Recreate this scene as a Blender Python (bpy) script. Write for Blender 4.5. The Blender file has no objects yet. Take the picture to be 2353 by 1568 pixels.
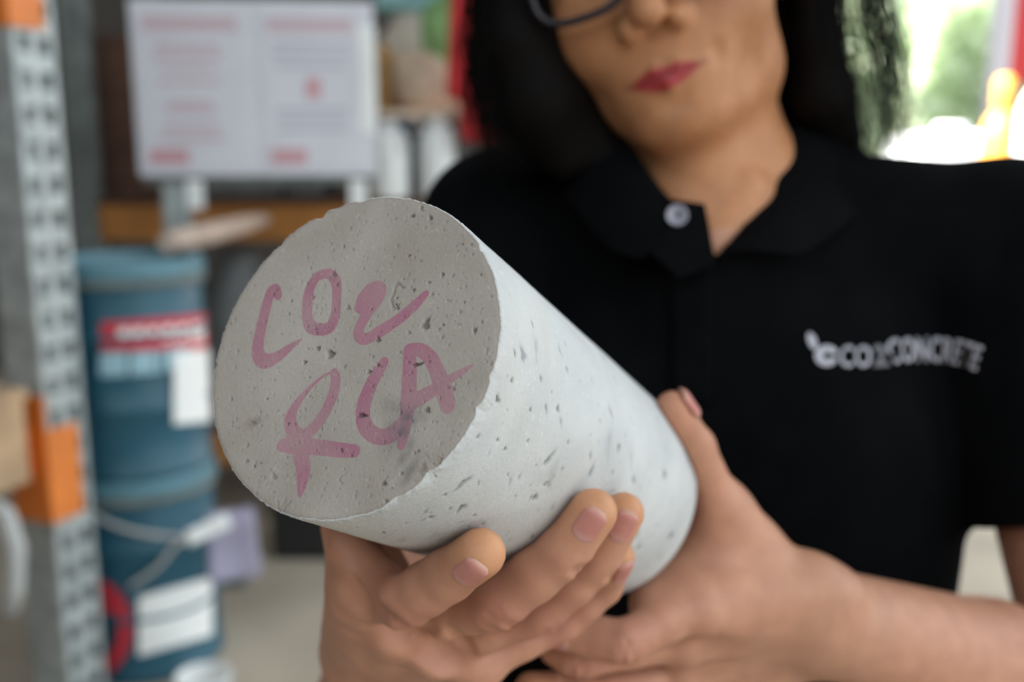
import bpy, bmesh, math, random
import numpy as np
from mathutils import Vector, Matrix
from mathutils.bvhtree import BVHTree

random.seed(7)
rng = np.random.default_rng(7)
scene = bpy.context.scene
COL = scene.collection

# ------------------------------------------------------------------ camera
PITCH = math.radians(10.5)
CP, SP = math.cos(PITCH), math.sin(PITCH)
FPX, CX, CY = 2288.0, 1176.5, 784.0          # focal length of a 35 mm lens in photo pixels
CAMZ = 1.33
cam_data = bpy.data.cameras.new('camera')
cam = bpy.data.objects.new('camera', cam_data)
COL.objects.link(cam)
cam.location = (0, 0, CAMZ)
cam.rotation_euler = (math.pi / 2 - PITCH, 0, 0)
cam_data.sensor_width = 36.0
cam_data.lens = 36.0 * FPX / 2353.0
cam_data.clip_start = 0.02
cam_data.clip_end = 300
cam_data.dof.use_dof = True
cam_data.dof.focus_distance = 0.281
cam_data.dof.aperture_fstop = 6.3
scene.camera = cam

# ------------------------------------------------------------------ light
world = bpy.data.worlds.new('overcast_sky')
scene.world = world
world.use_nodes = True
bg = world.node_tree.nodes['Background']
bg.inputs['Color'].default_value = (0.86, 0.95, 1.0, 1)
bg.inputs['Strength'].default_value = 1.9
sun_data = bpy.data.lights.new('sun', 'SUN')
sun_data.energy = 34.0
sun_data.angle = math.radians(4)
sun_data.color = (1.0, 0.975, 0.94)
sun = bpy.data.objects.new('sun', sun_data)
COL.objects.link(sun)
sun.location = (-8, -2, 12)
sun.rotation_euler = Vector((0.72, 0.15, -0.68)).to_track_quat('-Z', 'Y').to_euler()

scene.view_settings.view_transform = 'Standard'
scene.view_settings.look = 'None'
scene.view_settings.gamma = 1.0
scene.view_settings.use_curve_mapping = False
scene.view_settings.exposure = 0.30
scene.cycles.max_bounces = 8
scene.cycles.diffuse_bounces = 5

# ------------------------------------------------------------------ helpers
def P(px, py, depth):
    """point seen at photo pixel (px, py) at a depth in mm -> mm, world axes, camera as origin"""
    x = (px - CX) * depth / FPX
    y = (py - CY) * depth / FPX
    return np.array([x, depth * CP - y * SP, -y * CP - depth * SP])

def PM(px, py, depth):
    p = P(px, py, depth * 1000.0) / 1000.0
    return Vector((p[0], p[1], p[2] + CAMZ))

def cam2w(v):
    x, y, z = v
    return np.array([x, z * CP - y * SP, -y * CP - z * SP])

def V(p):
    return Vector((p[0] / 1000.0, p[1] / 1000.0, p[2] / 1000.0 + CAMZ))

def tag(o, label=None, cat=None, group=None, kind=None):
    if label: o['label'] = label
    if cat: o['category'] = cat
    if group: o['group'] = group
    if kind: o['kind'] = kind
    return o

def empty(name, loc=(0, 0, 0), rz=0.0):
    o = bpy.data.objects.new(name, None)
    o.empty_display_size = 0.1
    COL.objects.link(o)
    o.location = loc
    o.rotation_euler = (0, 0, rz)
    return o

def link(name, me, mat=None, parent=None, smooth=False):
    if mat is not None:
        me.materials.append(mat)
    o = bpy.data.objects.new(name, me)
    COL.objects.link(o)
    if parent is not None:
        o.parent = parent
    if smooth:
        me.polygons.foreach_set('use_smooth', [True] * len(me.polygons))
    return o

def obj(name, bm, mat=None, parent=None, smooth=False, bevel=0):
    me = bpy.data.meshes.new(name)
    bmesh.ops.recalc_face_normals(bm, faces=bm.faces)
    bm.to_mesh(me)
    bm.free()
    o = link(name, me, mat, parent, smooth)
    if bevel:
        m = o.modifiers.new('bevel', 'BEVEL')
        m.width = bevel
        m.segments = 2
        m.limit_method = 'ANGLE'
    return o

def npmesh(name, verts, quads, mat=None, parent=None, smooth=True):
    me = bpy.data.meshes.new(name)
    verts = np.ascontiguousarray(verts, dtype=np.float32)
    quads = np.ascontiguousarray(quads, dtype=np.int32)
    n = quads.shape[1]
    me.vertices.add(len(verts))
    me.vertices.foreach_set('co', verts.ravel())
    me.loops.add(quads.size)
    me.loops.foreach_set('vertex_index', quads.ravel())
    me.polygons.add(len(quads))
    me.polygons.foreach_set('loop_start', np.arange(0, quads.size, n, dtype=np.int32))
    me.polygons.foreach_set('loop_total', np.full(len(quads), n, dtype=np.int32))
    me.update(calc_edges=True)
    me.validate()
    o = link(name, me, mat, parent, smooth)
    return o

def set_float(o, name, arr):
    a = o.data.attributes.new(name, 'FLOAT', 'POINT')
    a.data.foreach_set('value', np.ascontiguousarray(arr, dtype=np.float32))

def set_color(o, name, arr):
    a = o.data.color_attributes.new(name, 'FLOAT_COLOR', 'POINT')
    c = np.ones((len(arr), 4), dtype=np.float32)
    c[:, :3] = arr
    a.data.foreach_set('color', c.ravel())

def box(bm, c, s, rot=None):
    m = Matrix.Translation(Vector(c))
    if rot is not None:
        m = m @ rot.to_4x4()
    m = m @ Matrix.Diagonal((s[0], s[1], s[2], 1))
    bmesh.ops.create_cube(bm, size=1.0, matrix=m)

def boxobj(name, c, s, mat, parent=None, bevel=0.004, rz=0.0):
    bm = bmesh.new()
    box(bm, (0, 0, 0), s)
    o = obj(name, bm, mat, parent, False, bevel)
    o.location = c
    o.rotation_euler = (0, 0, rz)
    return o

def lathe(bm, prof, seg=40, center=(0, 0, 0)):
    rows = []
    for r, z in prof:
        if r < 1e-6:
            rows.append([bm.verts.new((center[0], center[1], center[2] + z))])
        else:
            rows.append([bm.verts.new((center[0] + r * math.cos(2 * math.pi * i / seg),
                                       center[1] + r * math.sin(2 * math.pi * i / seg),
                                       center[2] + z)) for i in range(seg)])
    for a, b in zip(rows[:-1], rows[1:]):
        for i in range(seg):
            j = (i + 1) % seg
            if len(a) == 1 and len(b) == 1:
                continue
            if len(a) == 1:
                bm.faces.new((a[0], b[j], b[i]))
            elif len(b) == 1:
                bm.faces.new((a[i], a[j], b[0]))
            else:
                bm.faces.new((a[i], a[j], b[j], b[i]))

def catmull(pts, n):
    pts = np.asarray(pts, float)
    k = len(pts)
    out = []
    for t in np.linspace(0, k - 1, n):
        i = min(int(t), k - 2)
        u = t - i
        p0 = pts[max(i - 1, 0)]; p1 = pts[i]; p2 = pts[i + 1]; p3 = pts[min(i + 2, k - 1)]
        out.append(0.5 * (2 * p1 + (p2 - p0) * u + (2 * p0 - 5 * p1 + 4 * p2 - p3) * u * u + (3 * p1 - p0 - 3 * p2 + p3) * u ** 3))
    return np.array(out)

def tube(bm, pts, radii, seg=8):
    pts = [Vector(p) for p in pts]
    rows = []
    up = Vector((0.13, 0.27, 0.95))
    for i, p in enumerate(pts):
        t = (pts[min(i + 1, len(pts) - 1)] - pts[max(i - 1, 0)]).normalized()
        a = t.cross(up)
        if a.length < 1e-4:
            a = t.cross(Vector((1, 0, 0)))
        a.normalize()
        b = t.cross(a).normalized()
        r = radii[i] if hasattr(radii, '__len__') else radii
        rows.append([bm.verts.new(p + (a * math.cos(2 * math.pi * k / seg) + b * math.sin(2 * math.pi * k / seg)) * r) for k in range(seg)])
    for r0, r1 in zip(rows[:-1], rows[1:]):
        for k in range(seg):
            bm.faces.new((r0[k], r0[(k + 1) % seg], r1[(k + 1) % seg], r1[k]))
    bm.faces.new(rows[0]); bm.faces.new(rows[-1])

# ------------------------------------------------------------------ materials
def mat(name, color, rough=0.6, var=0.0, scale=8.0, bump=0.0, bscale=60.0, metal=0.0, spec=0.5, color2=None, trans=0.0, sheen=0.0):
    m = bpy.data.materials.new(name)
    m.use_nodes = True
    nt = m.node_tree
    b = nt.nodes['Principled BSDF']
    b.inputs['Base Color'].default_value = (*color, 1)
    b.inputs['Roughness'].default_value = rough
    b.inputs['Metallic'].default_value = metal
    b.inputs['Specular IOR Level'].default_value = spec
    if trans: b.inputs['Transmission Weight'].default_value = trans
    if sheen:
        b.inputs['Sheen Weight'].default_value = sheen
    tc = nt.nodes.new('ShaderNodeTexCoord')
    if var or color2:
        n = nt.nodes.new('ShaderNodeTexNoise')
        n.inputs['Scale'].default_value = scale
        n.inputs['Detail'].default_value = 6
        nt.links.new(tc.outputs['Object'], n.inputs['Vector'])
        r = nt.nodes.new('ShaderNodeValToRGB')
        c2 = color2 or tuple(min(1, c * (1 + var)) for c in color)
        c1 = color if color2 else tuple(c * (1 - var) for c in color)
        r.color_ramp.elements[0].position = 0.35
        r.color_ramp.elements[1].position = 0.65
        r.color_ramp.elements[0].color = (*c1, 1)
        r.color_ramp.elements[1].color = (*c2, 1)
        nt.links.new(n.outputs['Fac'], r.inputs['Fac'])
        nt.links.new(r.outputs['Color'], b.inputs['Base Color'])
    if bump:
        n2 = nt.nodes.new('ShaderNodeTexNoise')
        n2.inputs['Scale'].default_value = bscale
        n2.inputs['Detail'].default_value = 4
        nt.links.new(tc.outputs['Object'], n2.inputs['Vector'])
        bp = nt.nodes.new('ShaderNodeBump')
        bp.inputs['Strength'].default_value = bump
        bp.inputs['Distance'].default_value = 0.01
        nt.links.new(n2.outputs['Fac'], bp.inputs['Height'])
        nt.links.new(bp.outputs['Normal'], b.inputs['Normal'])
    return m

M = {}
M['floor'] = mat('floor_concrete', (0.42, 0.36, 0.285), 0.75, 0.18, 2.2, 0.15, 30)
M['yard'] = mat('yard_asphalt', (0.05, 0.05, 0.052), 0.85, 0.12, 0.6)
M['wall'] = mat('wall_paint', (0.075, 0.065, 0.055), 0.85, 0.15, 1.5)
M['wall_dark'] = mat('wall_brick_brown', (0.10, 0.06, 0.045), 0.9, 0.25, 2.0)
M['ceiling'] = mat('ceiling_sheet', (0.55, 0.55, 0.54), 0.8, 0.1, 2.0)
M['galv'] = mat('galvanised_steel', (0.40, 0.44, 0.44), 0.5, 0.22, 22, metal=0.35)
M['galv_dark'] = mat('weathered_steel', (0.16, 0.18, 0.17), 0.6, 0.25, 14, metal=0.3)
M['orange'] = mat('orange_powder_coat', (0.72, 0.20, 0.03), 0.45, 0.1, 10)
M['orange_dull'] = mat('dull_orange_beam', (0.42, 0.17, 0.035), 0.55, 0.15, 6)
M['wood'] = mat('pallet_wood', (0.40, 0.27, 0.16), 0.8, 0.25, 9)
M['wood_dark'] = mat('dark_stained_wood', (0.085, 0.038, 0.022), 0.8, 0.3, 7)
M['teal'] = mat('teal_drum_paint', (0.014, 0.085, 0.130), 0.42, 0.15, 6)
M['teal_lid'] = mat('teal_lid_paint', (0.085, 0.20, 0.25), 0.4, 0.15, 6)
M['white'] = mat('white_plastic', (0.84, 0.86, 0.85), 0.45, 0.04, 6)
M['paper'] = mat('paper', (0.68, 0.68, 0.74), 0.8, 0.04, 6)
M['lilac'] = mat('lilac_paper', (0.55, 0.52, 0.70), 0.8, 0.04, 6)
M['red_ink'] = mat('red_print', (0.60, 0.33, 0.37), 0.7)
M['pink_ink'] = mat('pink_print', (0.60, 0.46, 0.51), 0.7)
M['grey_ink'] = mat('grey_print', (0.50, 0.51, 0.58), 0.7)
M['sign_red'] = mat('label_red', (0.55, 0.03, 0.05), 0.5)
M['label_cyan'] = mat('label_pale_blue', (0.32, 0.52, 0.60), 0.5)
M['red'] = mat('red_panel_paint', (0.62, 0.025, 0.025), 0.5, 0.06, 3)
M['red_dark'] = mat('dark_red_cloth', (0.50, 0.02, 0.025), 0.7, 0.2, 8)
M['brown_paper'] = mat('brown_paper', (0.66, 0.50, 0.37), 0.8, 0.2, 9, 0.5, 14)
M['tan'] = mat('tan_card', (0.74, 0.60, 0.47), 0.8, 0.12, 7)
M['cream'] = mat('cream_paper', (0.80, 0.72, 0.62), 0.8, 0.06, 7, 0.4, 14)
M['ochre'] = mat('ochre_card', (0.50, 0.29, 0.11), 0.8, 0.2, 9)
M['green'] = mat('green_sack', (0.36, 0.66, 0.27), 0.5, 0.15, 9, 0.5, 12)
M['cyan'] = mat('pale_cyan_plastic', (0.30, 0.58, 0.58), 0.5, 0.1, 6)
M['blue'] = mat('blue_box', (0.025, 0.085, 0.26), 0.5, 0.1, 6)
M['black'] = mat('black_plastic', (0.012, 0.013, 0.012), 0.5)
M['grey'] = mat('grey_plastic', (0.14, 0.145, 0.14), 0.6, 0.15, 6)
M['grey_sack'] = mat('grey_sack', (0.15, 0.16, 0.165), 0.7, 0.25, 9, 0.6, 12)
M['rope'] = mat('pale_cable', (0.42, 0.43, 0.42), 0.6)
M['bright_orange'] = mat('bright_orange_plastic', (0.85, 0.36, 0.05), 0.5)
M['bark'] = mat('bark', (0.20, 0.14, 0.09), 0.9, 0.25, 10)
M['leaf'] = mat('leaf', (0.70, 0.78, 0.60), 0.5, 0.3, 1.2)
_nt = M['leaf'].node_tree; _o = _nt.nodes['Material Output']; _p = _nt.nodes['Principled BSDF']
_tr = _nt.nodes.new('ShaderNodeBsdfTranslucent'); _tr.inputs['Color'].default_value = (0.76, 0.84, 0.64, 1)
_mx = _nt.nodes.new('ShaderNodeMixShader'); _mx.inputs[0].default_value = 0.6
_nt.links.new(_p.outputs[0], _mx.inputs[1]); _nt.links.new(_tr.outputs[0], _mx.inputs[2]); _nt.links.new(_mx.outputs[0], _o.inputs['Surface'])
M['frame'] = mat('white_door_frame', (0.66, 0.62, 0.66), 0.5)

# ------------------------------------------------------------------ the setting
def struct(name, c, s, m, bevel=0):
    o = boxobj(name, c, s, m, None, bevel)
    return tag(o, kind='structure')

tag(struct('floor', (-0.3, 2.2, -0.05), (5.8, 8.2, 0.1), M['floor']), 'beige concrete warehouse floor')
tag(struct('yard_ground', (20, 10, -0.16), (90, 90, 0.1), M['yard']), 'dark asphalt yard outside', kind='structure')
struct('wall_left', (-3.25, 2.2, 2.1), (0.1, 8.2, 4.2), M['wall'])
struct('wall_light_block', (-1.1, -1.95, 1.05), (4.2, 0.1, 2.1), M['wall'])  # unseen half-height wall, added to block low light from the front
struct('wall_back', (-0.95, 6.25, 2.1), (4.5, 0.1, 4.2), M['wall'])
struct('ceiling', (-0.3, 0.35, 4.25), (5.8, 4.5, 0.1), M['ceiling'])           # front bay; an unseen skylight gap is added behind it to brighten the shelves
struct('ceiling', (-0.3, 5.55, 4.25), (5.8, 1.5, 0.1), M['ceiling'])
struct('ceiling', (-2.65, 3.7, 4.25), (1.1, 2.2, 0.1), M['ceiling'])
struct('ceiling', (1.85, 3.7, 4.25), (1.5, 2.2, 0.1), M['ceiling'])

# ------------------------------------------------------------------ signed distance modelling (for the one continuous body)
class Field:
    def __init__(self, gx, gy, gz):
        self.g = (np.asarray(gx, np.float32), np.asarray(gy, np.float32), np.asarray(gz, np.float32))
        self.f = np.full(tuple(len(a) for a in self.g), 60.0, np.float32)
    def sl(self, lo, hi):
        out = []
        for a, l, h in zip(self.g, lo, hi):
            i = max(int(np.searchsorted(a, l)) - 1, 0); j = min(int(np.searchsorted(a, h)) + 1, len(a))
            out.append(slice(i, max(j, i)))
        return tuple(out)
    def coords(self, s):
        return (self.g[0][s[0]][:, None, None], self.g[1][s[1]][None, :, None], self.g[2][s[2]][None, None, :])
    def bounds(self, prims, m):
        lo = np.min([p.lo for p in prims], 0) - m; hi = np.max([p.hi for p in prims], 0) + m
        return lo, hi
    def add(self, prims, k=4.0, kin=4.0, margin=None):
        """prims are blended with each other (kin), then with what is there (k)"""
        m = (margin if margin is not None else 2.5 * max(k, kin)) + 4
        s = self.sl(*self.bounds(prims, m))
        X = self.coords(s)
        d = None
        for p in prims:
            e = p(X)
            d = e if d is None else smin(d, e, kin)
        self.f[s] = smin(self.f[s], d, k)
    def sub(self, prim, k=1.0, m=6):
        s = self.sl(prim.lo - m, prim.hi + m)
        X = self.coords(s)
        self.f[s] = -smin(-self.f[s], prim(X), k)
    def mesh(self, iters=1):
        f = self.f; g = self.g
        ins = f < 0
        c = np.zeros(tuple(n - 1 for n in f.shape), np.int8)
        for a in (0, 1):
            for b in (0, 1):
                for e in (0, 1):
                    c += ins[a:a + c.shape[0], b:b + c.shape[1], e:e + c.shape[2]]
        act = (c > 0) & (c < 8)
        I = np.argwhere(act)
        ids = np.full(act.shape, -1, np.int32)
        ids[I[:, 0], I[:, 1], I[:, 2]] = np.arange(len(I))
        corners = [(a, b, e) for a in (0, 1) for b in (0, 1) for e in (0, 1)]
        val = {q: f[I[:, 0] + q[0], I[:, 1] + q[1], I[:, 2] + q[2]] for q in corners}
        acc = np.zeros((len(I), 3)); cnt = np.zeros(len(I))
        for q in corners:
            for ax in range(3):
                if q[ax] == 0:
                    r = list(q); r[ax] = 1; r = tuple(r)
                    v0, v1 = val[q], val[r]
                    x = (v0 < 0) != (v1 < 0)
                    t = np.where(x, v0 / np.where(v0 == v1, 1, v0 - v1), 0)
                    for k in range(3):
                        p = q[k] + (t if k == ax else 0)
                        acc[:, k] += np.where(x, p, 0)
                    cnt += x
        acc /= np.maximum(cnt, 1)[:, None]
        V_ = np.zeros((len(I), 3))
        for k in range(3):
            V_[:, k] = g[k][I[:, k]] + acc[:, k] * (g[k][I[:, k] + 1] - g[k][I[:, k]])
        quads = []
        for ax in range(3):
            o1, o2 = [(1, 2), (2, 0), (0, 1)][ax]
            n = list(f.shape)
            sa = [slice(None)] * 3; sb = [slice(None)] * 3
            sa[ax] = slice(0, n[ax] - 1); sb[ax] = slice(1, n[ax])
            for o in (o1, o2):
                sa[o] = slice(1, n[o] - 1); sb[o] = slice(1, n[o] - 1)
            A = ins[tuple(sa)]; B = ins[tuple(sb)]
            for flip, msk in ((False, A & ~B), (True, ~A & B)):
                J = np.argwhere(msk)
                if not len(J): continue
                base = J.copy(); base[:, o1] += 1; base[:, o2] += 1
                q = []
                for (d1, d2) in ((-1, -1), (0, -1), (0, 0), (-1, 0)):
                    t = base.copy(); t[:, o1] += d1; t[:, o2] += d2
                    q.append(ids[t[:, 0], t[:, 1], t[:, 2]])
                q = np.stack(q, 1)
                if flip: q = q[:, ::-1]
                quads.append(q)
        Q = np.concatenate(quads)
        for it in range(iters):
            sm = np.zeros_like(V_); cn = np.zeros(len(V_))
            for k in range(4):
                a = Q[:, k]; b = Q[:, (k + 1) % 4]
                for d_ in range(3):
                    sm[:, d_] += np.bincount(a, V_[b, d_], len(V_)) + np.bincount(b, V_[a, d_], len(V_))
                cn += np.bincount(a, minlength=len(V_)) + np.bincount(b, minlength=len(V_))
            V_ = 0.45 * V_ + 0.55 * sm / np.maximum(cn, 1)[:, None]
        return V_, Q

def smin(a, b, k):
    if k <= 0: return np.minimum(a, b)
    h = np.clip(0.5 + 0.5 * (b - a) / k, 0, 1)
    return b + (a - b) * h - k * h * (1 - h)

class Cone:
    def __init__(self, a, b, ra, rb):
        self.a = np.asarray(a, float); self.b = np.asarray(b, float); self.ra = ra; self.rb = rb
        self.lo = np.minimum(self.a - ra, self.b - rb); self.hi = np.maximum(self.a + ra, self.b + rb)
    def __call__(self, X):
        a = self.a.astype(np.float32); d = (self.b - self.a).astype(np.float32)
        px, py, pz = X[0] - a[0], X[1] - a[1], X[2] - a[2]
        t = np.clip((px * d[0] + py * d[1] + pz * d[2]) / np.float32(d @ d + 1e-6), 0, 1)
        return np.sqrt((px - t * d[0]) ** 2 + (py - t * d[1]) ** 2 + (pz - t * d[2]) ** 2) - (self.ra + (self.rb - self.ra) * t)

class Ell:
    def __init__(self, c, r, R=None):
        self.c = np.asarray(c, float); self.r = np.asarray(r, float) * np.ones(3)
        self.R = np.eye(3) if R is None else R          # columns: local axes
        e = np.sqrt(((self.R * self.r[None, :]) ** 2).sum(1))
        self.lo = self.c - e; self.hi = self.c + e
    def __call__(self, X):
        q = [X[k] - np.float32(self.c[k]) for k in range(3)]
        l = [q[0] * np.float32(self.R[0, k]) + q[1] * np.float32(self.R[1, k]) + q[2] * np.float32(self.R[2, k]) for k in range(3)]
        r = self.r
        k0 = np.sqrt((l[0] / r[0]) ** 2 + (l[1] / r[1]) ** 2 + (l[2] / r[2]) ** 2)
        k1 = np.sqrt((l[0] / r[0] ** 2) ** 2 + (l[1] / r[1] ** 2) ** 2 + (l[2] / r[2] ** 2) ** 2) + 1e-6
        return k0 * (k0 - 1) / k1

class Cyl:                                             # flat ended cylinder
    def __init__(self, a, d, L, R):
        self.a = np.asarray(a); self.d = np.asarray(d); self.L = L; self.R_ = R
        b = self.a + self.d * L
        self.lo = np.minimum(self.a, b) - R; self.hi = np.maximum(self.a, b) + R
    def __call__(self, X):
        p = [X[k] - np.float32(self.a[k]) for k in range(3)]
        t = p[0] * self.d[0] + p[1] * self.d[1] + p[2] * self.d[2]
        r = np.sqrt(np.maximum(p[0] ** 2 + p[1] ** 2 + p[2] ** 2 - t * t, 0)) - self.R_
        h = np.abs(t - self.L / 2) - self.L / 2
        return np.where((r > 0) & (h > 0), np.hypot(r, h), np.maximum(r, h)).astype(np.float32)

def axis(*segs):
    out = [np.arange(a, b, s) for a, b, s in segs]
    return np.concatenate(out)

tag(struct('trim_1', PM(2281, 300, 5.7) * 1 - Vector((0, 0, PM(2281, 300, 5.7).z - 2.1)), (0.085, 0.10, 4.2), M['frame']), 'white upright of the doorway frame', kind='structure')
_rp = PM(2300, 100, 5.75)
tag(struct('door_1', (_rp.x + 0.55, _rp.y + 0.05, 2.95), (1.06, 0.06, 2.4), M['red']), 'red sliding door panel beside the opening', kind='structure')

# ------------------------------------------------------------------ trees outside
def tree(px, depth, h, rx, n, label):
    b = PM(px, 300, depth)
    t = empty('tree', (b.x, b.y, -0.1))
    tag(t, label, 'tree', 'trees beyond the yard')
    bm = bmesh.new()
    tube(bm, [(0, 0, 0), (0.05, 0.02, h * 0.25), (-0.04, 0.06, h * 0.55), (0.02, 0, h * 0.8)], [0.16, 0.12, 0.09, 0.04], 8)
    obj('trunk', bm, M['bark'], t, True)
    r = np.random.default_rng(int(px))
    c = r.normal(size=(n, 3)); c /= np.linalg.norm(c, axis=1)[:, None]
    c *= (0.55 + 0.45 * r.random((n, 1))) * np.array([rx, rx * 0.7, h * 0.45])
    lump = 1 + 0.18 * np.sin(c[:, :1] * 3.1 + px) * np.cos(c[:, 2:] * 2.7)
    c = c * lump + np.array([0, 0, h * 0.55])
    s = 0.10 + 0.07 * r.random((n, 1))
    a = r.normal(size=(n, 3)); a /= np.linalg.norm(a, axis=1)[:, None]
    b2 = np.cross(a, r.normal(size=(n, 3))); b2 /= np.linalg.norm(b2, axis=1)[:, None]
    v = np.stack([c - a * s, c + b2 * s * 0.45, c + a * s, c - b2 * s * 0.45], 1).reshape(-1, 3)
    o = npmesh('foliage', v, np.arange(4 * n).reshape(-1, 4), M['leaf'], t, False)
    o['kind'] = 'stuff'
tree(1860, 13.0, 5.2, 1.15, 6000, 'leafy tree seen just right of the black hair')
tree(2085, 16.5, 6.0, 1.25, 8000, 'sunlit leafy tree in the middle of the doorway')
tree(2290, 14.0, 5.4, 1.2, 7000, 'leafy tree next to the white door frame')
tree(2060, 23.0, 8.5, 3.6, 16000, 'wide pale tree farthest behind in the yard')

# ------------------------------------------------------------------ things in the doorway
def gas_cylinder(px, depth, top, r, m, label):
    b = PM(px, 784, depth)
    t = empty('gas_cylinder', (b.x, b.y, 0.0))
    tag(t, label, 'gas cylinder', 'gas cylinders by the doorway')
    bm = bmesh.new()
    H_ = top - 0.16
    lathe(bm, [(0, 0), (r * 0.92, 0), (r, 0.03)] + [(r, z) for z in (0.4, H_ - 0.2)] + [(r * math.cos(a), H_ - 0.2 + 0.2 * math.sin(a)) for a in np.linspace(0.15, 1.25, 8)] + [(0.04, H_ + 0.01), (0, H_ + 0.01)], 32)
    obj('tank', bm, m, t, True)
    bm = bmesh.new()
    lathe(bm, [(0.042, H_ - 0.01), (0.05, H_ + 0.01), (0.05, H_ + 0.12), (0.035, H_ + 0.155), (0, H_ + 0.16)], 20)
    obj('valve_cap', bm, m, t, True)
    bm = bmesh.new()
    lathe(bm, [(r * 1.0, 0.0), (r * 1.06, 0.0), (r * 1.06, 0.06), (r * 1.0, 0.06)], 32)
    obj('foot_ring', bm, M['galv_dark'], t, True)
    return t
gas_cylinder(2258, 5.35, 1.74, 0.10, M['bright_orange'], 'tall orange gas cylinder in front of the white door frame')
gas_cylinder(2368, 4.6, 1.84, 0.14, M['white'], 'white gas cylinder with rounded shoulder at the far right edge')
b = PM(2148, 784, 7.9)
tk = empty('plastic_tank', (b.x, b.y, -0.11))
tag(tk, 'bright white plastic tank standing outside above the shoulder', 'tank')
bm = bmesh.new(); box(bm, (0, 0, 0.89), (0.80, 0.8, 1.44)); obj('tank', bm, M['white'], tk, True, 0.12)
bm = bmesh.new(); lathe(bm, [(0.12, 1.58), (0.12, 1.66), (0.11, 1.68), (0, 1.68)], 24); obj('lid', bm, M['white'], tk, True)
bm = bmesh.new(); box(bm, (0, 0, 0.08), (0.84, 0.84, 0.16)); obj('base', bm, M['galv'], tk, False, 0.01)

# ------------------------------------------------------------------ pallet rack at the left edge
def perforated_post(h, w, dpt, m, parent, name='upright'):
    """channel post: plain front, slotted right side"""
    bm = bmesh.new()
    t = 0.006
    box(bm, (0, -dpt / 2, h / 2), (w, t, h))
    box(bm, (0, dpt / 2, h / 2), (w, t, h))
    box(bm, (-w / 2, 0, h / 2), (t, dpt, h))
    for yc, wd in ((-dpt * 0.44, dpt * 0.12), (0, dpt * 0.22), (dpt * 0.44, dpt * 0.12)):
        box(bm, (w / 2, yc, h / 2), (t, wd, h))
    z = 0.03
    while z < h:
        for yc in (-dpt * 0.245, dpt * 0.245):
            box(bm, (w / 2, yc, z), (t, dpt * 0.28, 0.036))
        z += 0.075
    box(bm, (w / 2 - 0.03, 0, h / 2), (t, dpt * 0.9, h))
    return obj(name, bm, m, parent)

q = PM(94, 784, 2.29)
rack = empty('pallet_rack', (q.x, q.y, 0), -0.37)
tag(rack, 'galvanised slotted rack post with orange beam brackets at the left edge', 'pallet rack')
perforated_post(3.2, 0.105, 0.115, M['galv'], rack)
bm = bmesh.new(); box(bm, (0, 0, 0.006), (0.17, 0.18, 0.012)); obj('foot_plate', bm, M['galv'], rack)
for z0, z1 in ((0.50, 0.80), (1.60, 1.90)):
    bm = bmesh.new()
    box(bm, (0.002, -0.064, (z0 + z1) / 2), (0.118, 0.008, z1 - z0))
    box(bm, (0.057, -0.02, (z0 + z1) / 2 - 0.04), (0.008, 0.095, z1 - z0 - 0.08))
    obj('beam_bracket', bm, M['orange'], rack, False, 0.003)
    bm = bmesh.new(); box(bm, (-0.01, -0.87, (z0 + z1) / 2 + 0.02), (0.05, 1.6, 0.13)); obj('beam', bm, M['orange'], rack, False, 0.006)
pal = empty('pallet', (q.x, q.y, 0), -0.37)
tag(pal, 'weathered wooden pallet resting on the orange beam at the left edge', 'pallet')
for k in range(5):
    bm = bmesh.new(); box(bm, (-0.45, -0.20 - 0.26 * k, 0.828), (1.1, 0.12, 0.022)); obj('deck_board', bm, M['wood'], pal, False, 0.002)
for k in range(3):
    bm = bmesh.new(); box(bm, (0.062 - 0.46 * k, -0.78, 0.735), (0.08, 1.25, 0.20)); obj('stringer', bm, M['wood'], pal, False, 0.004)
bm = bmesh.new(); tube(bm, [tuple(PM(0 + x, y, 2.05)) for x, y in [(-40, 1150), (15, 1185), (38, 1260), (34, 1350), (20, 1410)]], 0.019, 10)
tag(obj('strap', bm, M['rope'], None, True), 'pale grey strap hanging below the pallet at the left edge', 'strap')

# ------------------------------------------------------------------ two stacked drums
DC = PM(320, 1050, 2.62); DCX, DCY, DR = DC.x, DC.y, 0.187
def drum(z0, label):
    t = empty('drum', (DCX, DCY, z0))
    tag(t, label, 'drum', 'stacked teal drums')
    h = 0.54
    bm = bmesh.new()
    prof = [(0, 0.0), (DR - 0.006, 0.0), (DR, 0.006), (DR, 0.015), (DR - 0.005, 0.02)]
    for zc in (0.18, 0.36):
        prof += [(DR - 0.005, zc - 0.016), (DR + 0.003, zc - 0.006), (DR + 0.003, zc + 0.006), (DR - 0.005, zc + 0.016)]
    prof += [(DR - 0.005, h - 0.045), (DR - 0.005, h - 0.04), (0, h - 0.04)]
    lathe(bm, prof, 56)
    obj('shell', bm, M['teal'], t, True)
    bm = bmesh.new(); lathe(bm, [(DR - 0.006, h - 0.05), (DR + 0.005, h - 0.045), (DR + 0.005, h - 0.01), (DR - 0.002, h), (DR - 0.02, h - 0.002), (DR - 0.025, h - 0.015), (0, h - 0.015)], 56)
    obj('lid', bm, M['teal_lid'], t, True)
    bm = bmesh.new()
    for k in range(48):
        a0, a1 = 2 * math.pi * k / 48, 2 * math.pi * (k + 1) / 48
    lathe(bm, [(DR + 0.004, h - 0.06), (DR + 0.008, h - 0.055), (DR + 0.008, h - 0.045), (DR + 0.004, h - 0.04)], 48)
    obj('clamp_ring', bm, M['galv_dark'], t, True)
    return t
d_low = drum(0.0, 'lower teal drum with a red ring symbol and a white label')
d_up = drum(0.541, 'upper teal drum with a red and white label, stacked on another drum')
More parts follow.
